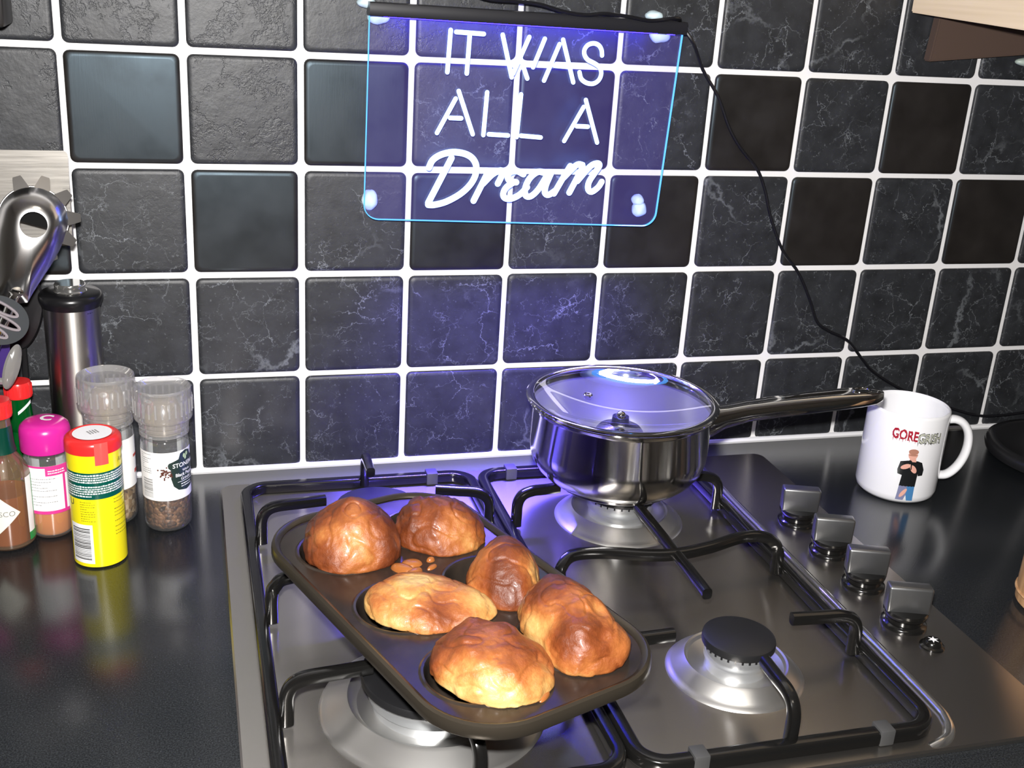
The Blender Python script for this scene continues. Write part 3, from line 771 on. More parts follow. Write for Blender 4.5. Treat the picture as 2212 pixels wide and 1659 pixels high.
pr('printed_figure', [F(ell(-.6, 51.2, 3.7, 4.9)), F([(-2.6, 47.5), (2.4, 47.5), (2.8, 44.5), (-2.8, 44.5)]), F(ell(-4.6, 39.6, 4.4, 2.2, 14, .5)), F(ell(1.6, 37.6, 2.2, 4.4, 14, .55)), F(ell(-3.0, 14.0, 1.6, 5.0, 14, -.5))], SKIN, .00032)
pr('printed_figure', [F(ell(-.6, 54.2, 4.0, 2.6)), F(ell(-.6, 51.0, 3.9, .9))], HAIR, .00040)
pr('printed_figure', [F(ell(-2.2, 44.2, 1.7, 2.0)), F([(-1.4, 44), (-.4, 44), (.2, 37), (-.6, 37)])], JUMP, .00050)
# jagged lettering
def jag(s, wd, x, y, m, off, bold, drop=0.0):
    bm = bmesh.new(); fn = mugp(off)
    xs = [v.x for v in text_geo(s, 1.0)[0]]; sz = wd / (max(xs) - min(xs))
    put_text(bm, s, sz, lambda a, b: fn(x + a, y + b * 1.5 + 0.0006 * sin(a * 2300) + drop * a), bold)
    return obj('printed_lettering', bm, m, mug, False)
def drips(x0, x1, y, m, off, n, seed):
    bm = bmesh.new(); fn = mugp(off); rj = random.Random(seed)
    for i in range(n):
        x = x0 + (x1 - x0) * (i + .5) / n + rj.uniform(-.0004, .0004); L = rj.uniform(.0012, .0032)
        poly_fn(bm, [(x - .0004, y + .001), (x + .0004, y + .001), (x + .0001, y - L), (x - .0001, y - L)], fn)
    obj('printed_lettering', bm, m, mug, False)
jag('GORE', .0245, .0010, .0745, REDI, .00020, .00030, -.03)
jag('GRISH', .0250, .0268, .0722, DKI, .00020, .00050, -.05)
jag('GRISH', .0250, .0268, .0722, PALEI, .00035, .00004, -.05)
drips(-.011, .013, .0700, REDI, .00022, 8, 1); drips(.012, .038, .0680, DKI, .00022, 7, 2)

# ------------------------------------------------------------------ condiments
CLEAR = thin_clear('clear_jar', (0.92, 0.93, 0.93), 0.14, 0.05, 0.06)
FROST = thin_clear('clear_cap', (0.94, 0.94, 0.95), 0.14, 0.06, 0.16, (0.85, 0.84, 0.82))
def camang(c): return math.degrees(atan2(CAM.y - c[1], CAM.x - c[0]))
def lines(bm, c, r, a0, a1, zs, th, seed=1, gap=True, brk=.07):
    """rows of tiny print, too small to read, as broken strokes"""
    rj = random.Random(seed)
    for z in zs:
        a = a0
        while a < a1 - 0.5:
            l = rj.uniform(2.0, 6.0); e = min(a + l, a1)
            patch(bm, c, r, a, e, z, z + th * rj.uniform(.75, 1.1), max(1, int(l // 3)))
            a = e + (rj.uniform(.8, 1.6) if gap else 99)
            if rj.random() < brk: break
def bars(bm, c, r, a0, a1, z0, z1, n, seed=2):
    rj = random.Random(seed); z = z0
    for i in range(n):
        t = (z1 - z0) / n * rj.choice((.3, .45, .65)); patch(bm, c, r, a0, a1, z, z + t, 5); z += (z1 - z0) / n

PEP = mat('peppercorns', (0.10, 0.045, 0.02), 0.5)
q = NT(PEP); tc = q.n('ShaderNodeTexCoord'); vo = q.n('ShaderNodeTexVoronoi', i_Scale=330.0); q.l(tc.outputs['Object'], vo.inputs['Vector'])
hs = q.n('ShaderNodeSeparateColor'); q.l(vo.outputs['Color'], hs.inputs[0])
q.l(q.ramp(hs.outputs[0], [(0.0, (0.03, 0.012, 0.006)), (0.5, (0.14, 0.055, 0.022)), (1.0, (0.34, 0.17, 0.08))]), q.b.inputs['Base Color'])
q.bump(q.math('SUBTRACT', 1.0, vo.outputs['Distance']), 0.002, 0.8)
SEED = mat('mixed_seeds', (0.4, 0.26, 0.12), 0.5)
q = NT(SEED); tc = q.n('ShaderNodeTexCoord'); vo = q.n('ShaderNodeTexVoronoi', i_Scale=240.0); q.l(tc.outputs['Object'], vo.inputs['Vector'])
hs = q.n('ShaderNodeSeparateColor'); q.l(vo.outputs['Color'], hs.inputs[0])
q.l(q.ramp(hs.outputs[0], [(0.0, (0.10, 0.05, 0.02)), (0.5, (0.5, 0.30, 0.12)), (1.0, (0.75, 0.6, 0.4))]), q.b.inputs['Base Color'])
GREENB = mat('label_badge', (0.018, 0.035, 0.028), 0.4)

def grinder(name, label, c, k, content, fill):
    t = thing(name, label, 'grinder', (c[0], c[1], 0))
    bm = bmesh.new(); lathe(bm, [(0, .0006), (.0175, .0006), (.0198, .0030), (.0205, .0080), (.0205, .0800), (.0200, .0850), (.0170, .0885), (.0170, .0900)], 48)
    obj('jar', bm, CLEAR, t)
    bm = bmesh.new(); lathe(bm, [(0, .0022), (.0165, .0022), (.0186, .0050), (.0190, .0090), (.0190, fill), (.012, fill + .002), (0, fill + .001)], 40)
    obj('contents', bm, content, t)
    bm = bmesh.new()
    prof = [(.0172, .0880), (.0200, .0884), (.0208, .0892), (.0208, .0925), (.0200, .0932), (.0208, .0940), (.0208, .0965), (.0202, .0972), (.0212, .0980), (.0214, .1025), (.0238, .1030), (.0244, .1040), (.0246, .1060), (.0243, .1220), (.0240, .1295), (.0236, .1312), (.0226, .1318), (.0212, .1296), (.0190, .1275), (0, .1268)]
    lathe(bm, prof, 48); cp = obj('cap', bm, FROST, t)
    bm = bmesh.new()
    for i in range(28):
        a = 2 * pi * i / 28; box(bm, (.0247 * cos(a), .0247 * sin(a), .1160), (.0008, .0016, .0130), 0, Matrix.Rotation(a, 3, 'Z'))
    obj('grip_ribs', bm, FROST, cp, False, kind='stuff')
    bm = bmesh.new(); lathe(bm, [(0, .0895), (.0150, .0895), (.0160, .0960), (.0165, .1040), (.0120, .1180), (.0080, .1210), (0, .1215)], 32); obj('grinding_core', bm, thin_clear('core_plastic', (0.8, 0.76, 0.70), 0.12, 0.2, 0.16, (0.75, 0.62, 0.48)), cp)
    return t
pc = (0.0716, -0.1031)
g1 = grinder('pepper_grinder', 'clear black pepper grinder with white label and dark badge, nearest the hob', pc, 1, PEP, .030)
ca = camang(pc)
bm = bmesh.new(); patch(bm, (0, 0, 0), .02062, ca - 150, ca + 150, .0315, .0770, 60); obj('label', bm, WHITEL, g1)
# badge: arch shape on the right of the label
def badge_poly(fn_r, pts, m, name, par):
    bm = bmesh.new(); bm.faces.new([bm.verts.new((a, z * 1000, 0)) for a, z in pts])
    bmesh.ops.triangulate(bm, faces=bm.faces)
    for k in (5, 3): bmesh.ops.subdivide_edges(bm, edges=bm.edges, cuts=k, use_grid_fill=True); bmesh.ops.triangulate(bm, faces=bm.faces)
    for v in bm.verts: v.co = Vector((fn_r * cos(radians(v.co.x)), fn_r * sin(radians(v.co.x)), v.co.y / 1000))
    return obj(name, bm, m, par, False)
bc = ca + 52
pts0 = [(bc - 34, .0660), (bc - 36, .0640), (bc - 35, .0610), (bc - 31, .0590), (bc - 31, .050), (bc - 27, .0420), (bc - 18, .0375), (bc, .0355), (bc + 18, .0375), (bc + 27, .042), (bc + 31, .050), (bc + 31, .059), (bc + 35, .061), (bc + 36, .064), (bc + 34, .066), (bc + 16, .0690), (bc + 12, .0745), (bc, .0765), (bc - 12, .0745), (bc - 16, .0690)]
pts = [(bc + (a - bc) * 1.34, .0765 - (.0765 - z) * .92) for a, z in pts0]
badge_poly(.02080, pts, GREENB, 'badge', g1)
SAGE = mat('badge_leaf', (0.42, 0.55, 0.30), 0.4)
for dx, dz in ((-5, .0715), (4, .0725), (-1, .0695)): badge_poly(.02094, [(bc + dx + 4 * cos(t), dz + .0020 * sin(t)) for t in [2 * pi * i / 10 for i in range(10)]], SAGE, 'badge_leaf', g1)
bm = bmesh.new(); L0 = (0, 0, 0)
def fit_text(bm, t_, wd, fn, bold):
    xs = [v.x for v in text_geo(t_, 1.0)[0]]; put_text(bm, t_, wd / (max(xs) - min(xs)), fn, bold)
fit_text(bm, 'STONEMILL', .0285, on_cyl(L0, .02100, bc + 2, .0636), .00008)
fit_text(bm, 'Whole', .0085, on_cyl(L0, .02100, bc, .0582), .00004)
fit_text(bm, 'Black Pepper', .0225, on_cyl(L0, .02100, bc, .0545), .00008)
fit_text(bm, 'Grinder', .0125, on_cyl(L0, .02100, bc, .0505), .00004)
patch(bm, L0, .02100, bc - 26, bc + 26, .0478, .0482, 8)
lines(bm, L0, .02100, bc - 17, bc + 17, (.0452, .0430), .0009, 5)
obj('badge_lettering', bm, WHITEL, g1, False)
bm = bmesh.new(); lines(bm, L0, .02085, ca - 66, ca - 36, [.0745 - i * .0019 for i in range(10)], .0006, 8); bars(bm, L0, .02085, ca - 64, ca - 34, .0345, .0520, 14)
obj('small_print', bm, GREYINK, g1, False)
bm = bmesh.new(); rj = random.Random(4)
for i in range(46):
    a, z = ca + rj.gauss(-3, 8), .0580 + rj.gauss(0, .0024)
    V = [bm.verts.new((.02088 * cos(radians(a + 2.2 * cos(t))), .02088 * sin(radians(a + 2.2 * cos(t))), z + .0008 * sin(t))) for t in [2 * pi * k / 7 for k in range(7)]]; bm.faces.new(V)
obj('printed_peppercorns', bm, mat('print_pepper', (0.09, 0.025, 0.015), 0.4), g1, False)

gc = (0.0250, -0.0840)
g2 = grinder('spice_grinder', 'clear spice grinder with white label, behind the yellow tub', gc, 1, SEED, .028)
g2.scale = (1, 1, 1.04)
ca = camang(gc)
bm = bmesh.new(); patch(bm, (0, 0, 0), .02062, ca - 150, ca + 150, .0330, .0780, 60); obj('label', bm, WHITEL, g2)
bm = bmesh.new(); patch(bm, (0, 0, 0), .0208, ca + 62, ca + 88, .0590, .0615, 4); patch(bm, (0, 0, 0), .0208, ca + 66, ca + 90, .0440, .0475, 4); obj('label_stripe', bm, mat('label_red', (0.5, 0.05, 0.03), 0.4), g2, False)

# yellow tub
yc = (0.0177, -0.1556); ca = camang(yc)
tub = thing('seasoning_tub', 'yellow seasoning tub with red lid and green band, in front', 'tub', (yc[0], yc[1], 0))
YR = .0212; YEL = mat('tub_yellow', (0.84, 0.72, 0.01), 0.22); RED = mat('lid_red', (0.70, 0.025, 0.025), 0.25); GRN = mat('band_green', (0.0, 0.075, 0.055), 0.3)
bm = bmesh.new(); lathe(bm, [(0, .0004), (YR - .0012, .0004), (YR, .0014), (YR, .1020), (YR - .002, .1030), (0, .1030)], 56); obj('tub_body', bm, YEL, tub)
bm = bmesh.new(); lathe(bm, [(YR + .0002, .1010), (YR + .0010, .1015), (YR + .0010, .1080), (YR + .0004, .1105), (YR - .0018, .1125), (YR - .0040, .1132), (YR - .0052, .1126), (0, .1126)], 56); ld = obj('lid', bm, RED, tub)
bm = bmesh.new(); lathe(bm, [(YR - .0060, .1130), (0, .1131)], 48); stk = obj('lid_sticker', bm, WHITEL, ld)
bm = bmesh.new(); rj = random.Random(9)
for j in range(4):
    for i in range(6):
        a = Vector((-.0035 + i * .0013, .004 - j * .0022, 0)); box(bm, Vector((0, 0, .11325)) + Matrix.Rotation(radians(-60), 3, 'Z') @ a, (.0009, .0012, .0001), 0, Matrix.Rotation(radians(-60), 3, 'Z'))
obj('date_print', bm, GREYINK, ld, False)
bm = bmesh.new(); patch(bm, (0, 0, 0), YR + .00105, ca + 1, ca + 29, .0930, .1120, 6, 4); obj('seal_strip', bm, mat('seal_strip', (0.75, 0.09, 0.08), 0.12, coat=1.0), ld)
bm = bmesh.new(); patch(bm, (0, 0, 0), YR + .0001, ca - 170, ca + 170, .0630, .0862, 72); obj('green_band', bm, GRN, tub)
bm = bmesh.new(); lines(bm, (0, 0, 0), YR + .00022, ca - 78, ca + 80, [.0835 - i * .0020 for i in range(4)] + [.0735 - i * .0020 for i in range(4)], .0012, 3, True, 0)
lines(bm, (0, 0, 0), YR + .00022, ca - 78, ca - 10, [.0652], .0012, 4, True, 0)
obj('band_print', bm, WHITEL, tub, False)
bm = bmesh.new(); patch(bm, (0, 0, 0), YR + .0001, ca - 72, ca - 14, .0045, .0400, 14); obj('barcode_panel', bm, WHITEL, tub)
bm = bmesh.new(); bars(bm, (0, 0, 0), YR + .0002, ca - 66, ca - 20, .0080, .0370, 20, 6); obj('barcode', bm, INK, tub, False)
bm = bmesh.new(); lines(bm, (0, 0, 0), YR + .0002, ca - 38, ca - 6, [.0600 - i * .0021 for i in range(9)], .0005, 12); lines(bm, (0, 0, 0), YR + .0002, ca + 36, ca + 78, [.0600, .0570, .0510, .0480, .0450, .0400, .0350, .0310, .0280], .0006, 13)
put_text(bm, 'Ama', .0062, on_cyl((0, 0, 0), YR + .0002, ca + 70, .0925))
put_text(bm, 'U', .0075, on_cyl((0, 0, 0), YR + .0002, ca - 62, .0585), .0002)
obj('small_print', bm, mat('print_olive', (0.16, 0.14, 0.01), 0.4), tub, False)

# pink-capped spice jars
PINK = mat('cap_magenta', (0.62, 0.02, 0.30), 0.25); PINK2 = mat('label_pink', (0.68, 0.04, 0.26), 0.4)
SPICE = mat('orange_spice', (0.70, 0.24, 0.05), 0.8)
def spice(name, label, c, full=True):
    t = thing(name, label, 'jar', (c[0], c[1], 0)); r = .0192; ca = camang(c)
    bm = bmesh.new(); lathe(bm, [(0, .0006), (r - .003, .0006), (r, .0040), (r, .0700), (r - .001, .0745), (r - .004, .0775), (r - .004, .0800)], 44); obj('jar', bm, CLEAR, t)
    bm = bmesh.new(); lathe(bm, [(0, .0022), (r - .0045, .0022), (r - .0018, .0055), (r - .0018, .0240), (r - .006, .0265), (0, .0230)], 36); obj('contents', bm, SPICE, t)
    bm = bmesh.new(); lathe(bm, [(r - .003, .0785), (r + .0010, .0790), (r + .0014, .0800), (r + .0012, .0960), (r + .0002, .1000), (r - .003, .1030), (r - .008, .1042), (0, .1046)], 48); cp = obj('cap', bm, PINK, t)
    bm = bmesh.new()
    put_text(bm, 'C', .0150, lambda x, y: Vector((x * cos(-.25) - y * sin(-.25) + .002, x * sin(-.25) + y * cos(-.25) + .001, .1050 - max(0, sqrt(x * x + y * y) - .007) * .25)), .0006)
    obj('cap_letter', bm, WHITEL, cp, False)
    bm = bmesh.new(); patch(bm, (0, 0, 0), r + .0001, ca - 160, ca + 160, .0245, .0690, 60); lb = obj('label', bm, WHITEL, t)
    bm = bmesh.new(); patch(bm, (0, 0, 0), r + .0002, ca - 160, ca + 160, .0245, .0275, 60); patch(bm, (0, 0, 0), r + .0002, ca - 160, ca + 160, .0672, .0690, 60)
    patch(bm, (0, 0, 0), r + .00022, ca - 8, ca + 60, .0600, .0675, 14); patch(bm, (0, 0, 0), r + .0002, ca + 34, ca + 41, .0275, .0600, 2)
    obj('label_pink', bm, PINK2, t, False)
    bm = bmesh.new(); lines(bm, (0, 0, 0), r + .00025, ca - 56, ca + 16, [.0570 - i * .0027 for i in range(10)], .0006, 21); obj('small_print', bm, GREYINK, t, False)
    bm = bmesh.new(); lines(bm, (0, 0, 0), r + .0004, ca - 2, ca + 40, [.0640, .0618], .0011, 22); obj('label_print', bm, WHITEL, t, False)
    return t
spice('spice_jar', 'orange spice jar with magenta cap, left of the yellow tub', (-0.0249, -0.1011))
spice('spice_jar', 'magenta-capped spice jar mostly out of the frame at the left edge', (-0.0800, -0.0790))

# sauce bottles
BR = mat('hot_sauce', (0.30, 0.075, 0.015), 0.35); GBAND = mat('neck_foil', (0.0, 0.055, 0.035), 0.3, 0.3)
def sauce(name, label, c, r, k, glassm, filled, capm=RED):
    t = thing(name, label, 'bottle', (c[0], c[1], 0)); ca = camang(c)
    pr_ = [(0, .0008), (r - .002, .0008), (r, .0030), (r, .0600), (r - .001, .0660), (r - .005, .0740), (r - .0095, .0800), (.0108, .0860), (.0100, .0950), (.0092, .1080), (.0095, .1130)]
    bm = bmesh.new(); lathe(bm, [(a, z * k) for a, z in pr_], 44); obj('bottle', bm, glassm, t)
    if filled:
        bm = bmesh.new(); lathe(bm, [(0, .0035), (r - .003, .0035), (r - .0013, .0055), (r - .0013, .0485), (0, .0480)], 40); obj('contents', bm, BR, t)
    bm = bmesh.new(); lathe(bm, [(.0094, .1115 * k), (.0112, .1118 * k), (.0114, .1130 * k), (.0110, .1235 * k), (.0102, .1255 * k), (0, .1260 * k)], 36); cp = obj('cap', bm, capm, t)
    bm = bmesh.new()
    for i in range(24):
        a = 2 * pi * i / 24; box(bm, (.0112 * cos(a), .0112 * sin(a), .1180 * k), (.0007, .0013, .0095), 0, Matrix.Rotation(a, 3, 'Z'))
    obj('cap_ribs', bm, capm, cp, False, kind='stuff')
    return t, ca, r, k
sc_c = (-0.0575, -0.1175)
GL = thin_clear('bottle_glass', (0.86, 0.82, 0.76), 0.12, 0.04, 0.16, (0.45, 0.30, 0.20))
t, ca, r, k = sauce('sauce_bottle', 'hot sauce bottle with red cap and diamond label at the left edge', sc_c, .0205, 1.035, GL, True)
bm = bmesh.new(); lathe(bm, [(.0120, .0820 * k), (.0108, .0870 * k), (.0102, .0950 * k), (.0098, .1040 * k), (.0095, .1042 * k)], 36); obj('neck_foil', bm, GBAND, t)
bm = bmesh.new()
n = 24
def dia(s, rr, m, name):
    bm = bmesh.new(); g = []
    for i in range(n + 1):
        u = -1 + 2 * i / n; hgt = (1 - abs(u)) * .0185 * s; a = radians(ca - 24) + u * .0185 * s / r
        g.append((bm.verts.new((rr * cos(a), rr * sin(a), .0355 + hgt)), bm.verts.new((rr * cos(a), rr * sin(a), .0355 - hgt))))
    for i in range(n):
        a, b = g[i], g[i + 1]
        try: bm.faces.new((a[0], a[1], b[1], b[0]))
        except ValueError: pass
    return obj(name, bm, m, t, False)
dia(1.0, r + .0003, mat('label_cream', (0.82, 0.80, 0.68), 0.5), 'diamond_label')
bm = bmesh.new(); put_text(bm, 'TABASCO', .0066, on_cyl((0, 0, 0), r + .0005, ca - 24, .0355)); obj('label_lettering', bm, GREYINK, t, False)
bm = bmesh.new(); patch(bm, (0, 0, 0), r + .0002, ca + 48, ca + 110, .0130, .0640, 14); obj('side_label', bm, WHITEL, t)
bm = bmesh.new(); patch(bm, (0, 0, 0), r + .0003, ca + 48, ca + 110, .0060, .0132, 14); patch(bm, (0, 0, 0), r + .0003, ca + 72, ca + 78, .0132, .0640, 3); obj('side_label_green', bm, mat('label_green', (0.03, 0.28, 0.07), 0.4), t, False)
GG = thin_clear('green_glass', (0.05, 0.45, 0.10), 0.14, 0.04, 0.45, (0.0, 0.13, 0.02))
t, ca, r, k = sauce('sauce_bottle', 'green sauce bottle with red cap behind the other bottles', (-0.0487, -0.0600), .0180, 1.0, GG, False)
t.scale = (1, 1, 0.99)
bm = bmesh.new(); patch(bm, (0, 0, 0), .0104, ca - 10, ca + 60, .0990, .1020, 6)
for v in bm.verts: v.co.z += 0.09 * (v.co.x * cos(radians(ca + 90)) + v.co.y * sin(radians(ca + 90))) * 9
obj('neck_label', bm, WHITEL, t, False)

# ------------------------------------------------------------------ steel pump bottle behind the jars
cy = thing('steel_oil_mister', 'tall brushed steel cylinder with black collar beside the utensils', 'bottle', (-0.0028, -0.0335, 0))
bm = bmesh.new(); lathe(bm, [(0, .0004), (.0225, .0004), (.0235, .0015), (.0235, .1860), (0, .1860)], 64); CYM = steel('cylinder_steel', (0.60, 0.575, 0.54), 0.33, 1.0); q = NT(CYM)
tg = q.n('ShaderNodeTangent', direction_type='RADIAL', axis='Z'); q.l(tg.outputs[0], q.b.inputs['Tangent'])
q.b.inputs['Anisotropic'].default_value = 0.75; q.b.inputs['Anisotropic Rotation'].default_value = 0.25
obj('steel_body', bm, CYM, cy)
bm = bmesh.new(); lathe(bm, [(.0232, .1835), (.0246, .1840), (.0252, .1860), (.0264, .1890), (.0268, .1915), (.0262, .1945), (.0240, .1965), (.0150, .1972), (0, .1972)], 56); obj('black_collar', bm, BLACKP, cy)
bm = bmesh.new(); lathe(bm, [(.0142, .1965), (.0138, .1975), (.0128, .1985), (.0128, .2010), (.0130, .2030), (.0122, .2042), (0, .2044)], 44); obj('button', bm, steel('button_steel', (0.62, 0.62, 0.60), 0.12, 0.9), cy)
bm = bmesh.new(); 
for a0 in (-52, -46): patch(bm, (0, 0, 0), .02362, a0, a0 + 1.5, .1805, .1815, 1)
patch(bm, (0, 0, 0), .02362, -52, -38, .1808, .1811, 3); obj('level_mark', bm, INK, cy, False)

# ------------------------------------------------------------------ utensils and their pot
DST = steel('dark_steel', (0.20, 0.19, 0.18), 0.3, 0.9); NYLON = mat('black_nylon', (0.009, 0.009, 0.010), 0.42); GNY = mat('grey_nylon', (0.055, 0.06, 0.062), 0.28)
POTC = Vector((-0.140, -0.048, 0))
pot = thing('utensil_pot', 'dark utensil pot out of frame at the left holding the utensils', 'pot', POTC)
bm = bmesh.new(); lathe(bm, [(0, .0005), (.040, .0005), (.042, .003), (.042, .128), (.041, .130), (.0395, .128), (.0395, .006), (0, .005)], 48); obj('pot_wall', bm, mat('pot_glaze', (0.03, 0.015, 0.10), 0.2), pot)
def root(dx, dy, z=.012): return POTC + Vector((dx, dy, z))

def tilted(c, yaw, pitch):
    """like facing(), turned away from the camera by yaw and pitch degrees"""
    r, u, n = facing(c); a = radians(yaw); b = radians(pitch)
    n2 = (n * cos(a) + r * sin(a)); r2 = (r * cos(a) - n * sin(a)); n3 = n2 * cos(b) + u * sin(b); u3 = u * cos(b) - n2 * sin(b)
    return r2, u3, n3
def facing(c):
    """frame at c: right, up-ish, towards the camera"""
    n = (CAM - Vector(c)).normalized(); r = Vector((0, 0, 1)).cross(n).normalized(); return r, n.cross(r).normalized(), n

# flat steel turner at the back
t = thing('steel_turner', 'flat steel turner blade with rounded corners at the far left against the tiles', 'turner', (-0.030, -0.030, 0.28))
bm = bmesh.new(); out = rrect(-.050, .0345, -.040, .040, .004, 5)
fr = [bm.verts.new((x + (.0005 if z > 0 else -.001), -.0160, z)) for x, z in out]; bk = [bm.verts.new((x, -.0145, z)) for x, z in out]
bm.faces.new(fr); bm.faces.new(list(reversed(bk)))
for i in range(len(out)): bm.faces.new((fr[i], fr[(i + 1) % len(out)], bk[(i + 1) % len(out)], bk[i]))
obj('blade', bm, steel('turner_steel', (0.62, 0.59, 0.54), 0.30, 0.9, (20, 20, 500)), t, False)
bm = bmesh.new(); a = Vector((-.030, -.0145, -.036)); b = root(-.010, .020) - Vector((-0.030, -0.030, 0.28)); sweep(bm, smoothpath([a, a + Vector((-.01, .002, -.03)), (a + b) / 2, b], 4), rsec(.012, .004, .0015), up=(0, 1, 0)); obj('handle', bm, DST, t)

# spaghetti server
c0 = Vector((-0.0215, -0.0800, 0.2700)); r_, u_, n_ = facing(c0)
t = thing('spaghetti_server', 'polished steel spaghetti server with toothed rim and drain hole', 'spaghetti server', c0)
bm = bmesh.new()
axis = (Vector((-0.0430, -0.0780, 0.203)) - c0).normalized()       # head towards handle
yv = (-axis - n_ * (-axis).dot(n_)).normalized(); xv = yv.cross(n_).normalized()
if xv.dot(r_) < 0: xv = -xv
def loc(x, y, z): return xv * x + yv * y + n_ * z
hole = .0104; N = 48; rings = []
prof_ = [(.0262, .0262), (.0262, .0), (.0252, -.016), (.0220, -.030), (.0174, -.044), (.0132, -.058), (.0104, -.070)]
def outline(a):
    c, s_ = cos(a), sin(a)
    if s_ >= 0: return .0262 * c, .0262 * s_
    yy = -.070 * (1 - (1 + s_) ** 0.75) if s_ > -0.999 else -.070
    for (w0, y0), (w1, y1) in zip(prof_[1:], prof_[2:]):
        if y1 <= yy <= y0: wv = w0 + (w1 - w0) * (yy - y0) / (y1 - y0); break
    else: wv = .0104
    return wv * (1 if c > 0 else -1) * min(1, abs(c) * 6), yy
for k in range(9):
    f = k / 8; ring = []
    for i in range(N):
        a = 2 * pi * (i + .5) / N
        hx, hy = hole * cos(a) + .001, hole * sin(a) - .004
        ox, oy = outline(a)
        x, y = hx + (ox - hx) * f, hy + (oy - hy) * f
        z = .0135 * (1 - f ** 2.0) - .001
        ring.append(bm.verts.new(loc(x, y, z)))
    rings.append(ring)
for A, B in zip(rings, rings[1:]):
    for i in range(N): bm.faces.new((A[i], A[(i + 1) % N], B[(i + 1) % N], B[i]))
lip = [bm.verts.new(loc(hole * cos(2 * pi * (i + .5) / N) + .001, hole * sin(2 * pi * (i + .5) / N) - .004, .0095)) for i in range(N)]
for i in range(N): bm.faces.new((rings[0][i], rings[0][(i + 1) % N], lip[(i + 1) % N], lip[i]))
hd_ = obj('bowl', bm, steel('server_chrome', (0.74, 0.73, 0.72), 0.19, 1.0), t)
# back plate with teeth
bm = bmesh.new(); lathe(bm, [(.0268, -.0045), (.0272, -.0030), (.0266, -.0018), (.0235, -.0018)], 48)
for v in bm.verts: v.co = loc(v.co.x, v.co.y, v.co.z)
obj('rim', bm, DST, t)
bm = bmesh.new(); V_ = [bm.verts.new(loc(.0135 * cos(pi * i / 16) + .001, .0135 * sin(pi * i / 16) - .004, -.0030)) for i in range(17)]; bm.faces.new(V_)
obj('bowl_shade', bm, mat('bowl_shade_black', (0.006, 0.006, 0.006), 0.8, spec=0.1), t, False)  # black half disc standing in for the shade inside the bowl
for i in range(9):
    a = radians(124 - i * 35)
    bm = bmesh.new(); ca_, sa_ = cos(a), sin(a)
    pts2 = [(.0250, -.0062), (.0250, .0062), (.0348, .0036), (.0360, .0030), (.0360, -.0030), (.0348, -.0036)]
    F1 = [bm.verts.new(loc(p * ca_ - q_ * sa_, p * sa_ + q_ * ca_, -.0005 - (p - .0255) * .25)) for p, q_ in pts2]; F2 = [bm.verts.new(loc(p * ca_ - q_ * sa_, p * sa_ + q_ * ca_, -.0035 - (p - .0255) * .25)) for p, q_ in pts2]
    bm.faces.new(F1); bm.faces.new(list(reversed(F2)))
    for j in range(6): bm.faces.new((F1[j], F1[(j + 1) % 6], F2[(j + 1) % 6], F2[j]))
    obj('tooth', bm, DST, t, False)
bm = bmesh.new(); a = loc(0, -.070, -.001); b = root(.012, -.012) - c0
sweep(bm, smoothpath([loc(0, -.058, .001), a, a + (b - a) * .25 + n_ * .003, b], 6), circ(.0078, 12, .0042)); obj('handle', bm, STEEL, t)

# slotted spoon
c0 = Vector((-0.0492, -0.1150, 0.1964)); r_, u_, n_ = tilted(c0, 26, -16)
t = thing('slotted_spoon', 'grey nylon slotted spoon head at the left edge below the spaghetti server', 'spoon', c0)
ang = radians(-24)
def loc2(x, y, z): return r_ * (x * cos(ang) - y * sin(ang)) + u_ * (x * sin(ang) + y * cos(ang)) + n_ * z
slots = [(-.004, .0100, .0165, .0036), (-.001, .0006, .0200, .0036), (-.004, -.0088, .0160, .0034)]
bm = bmesh.new()
oe = [bm.verts.new(loc2(.026 * cos(2 * pi * i / 40), .0195 * sin(2 * pi * i / 40), .0025 * 0)) for i in range(40)]
es = [bm.edges.new((oe[i], oe[(i + 1) % 40])) for i in range(40)]
for sx_, sy_, sa, sb in slots:
    hv = [bm.verts.new(loc2(sx_ + sa * cos(2 * pi * i / 24), sy_ + sb * sin(2 * pi * i / 24) - .0016 * cos(2 * pi * i / 24), 0)) for i in range(24)]
    es += [bm.edges.new((hv[i], hv[(i + 1) % 24])) for i in range(24)]
bmesh.ops.triangle_fill(bm, use_beauty=True, use_dissolve=False, edges=es)
for f in list(bm.faces):
    c = f.calc_center_median(); x = c.dot(r_) * cos(ang) + c.dot(u_) * sin(ang); y = -c.dot(r_) * sin(ang) + c.dot(u_) * cos(ang)
    if any(((x - a) / (sa * .97)) ** 2 + ((y - b + .0016 * (x - a) / sa) / (sb * .97)) ** 2 < 1 for a, b, sa, sb in slots): bm.faces.remove(f)
ex = bmesh.ops.extrude_face_region(bm, geom=list(bm.faces))
for v in ex['geom']:
    if isinstance(v, bmesh.types.BMVert): v.co -= n_ * .003
obj('spoon_bowl', bm, GNY, t, True, 30)
for sx_, sy_, sa, sb in slots:
    bm = bmesh.new(); sweep(bm, [loc2(sx_ + sa * cos(2 * pi * i / 24), sy_ + sb * sin(2 * pi * i / 24) - .0016 * cos(2 * pi * i / 24), .0004) for i in range(24)], circ(.0012, 6), up=n_, closed=True); obj('slot_edge', bm, mat('slot_edge', (0.28, 0.25, 0.26), 0.3), t)
bm = bmesh.new(); a = loc2(-.024, .004, -.0015); b = root(.020, -.026, .080) - c0; sweep(bm, smoothpath([a + (a - b) * -.02, a + (b - a) * .3, b], 5), circ(.005, 10, .004)); obj('handle', bm, GNY, t)

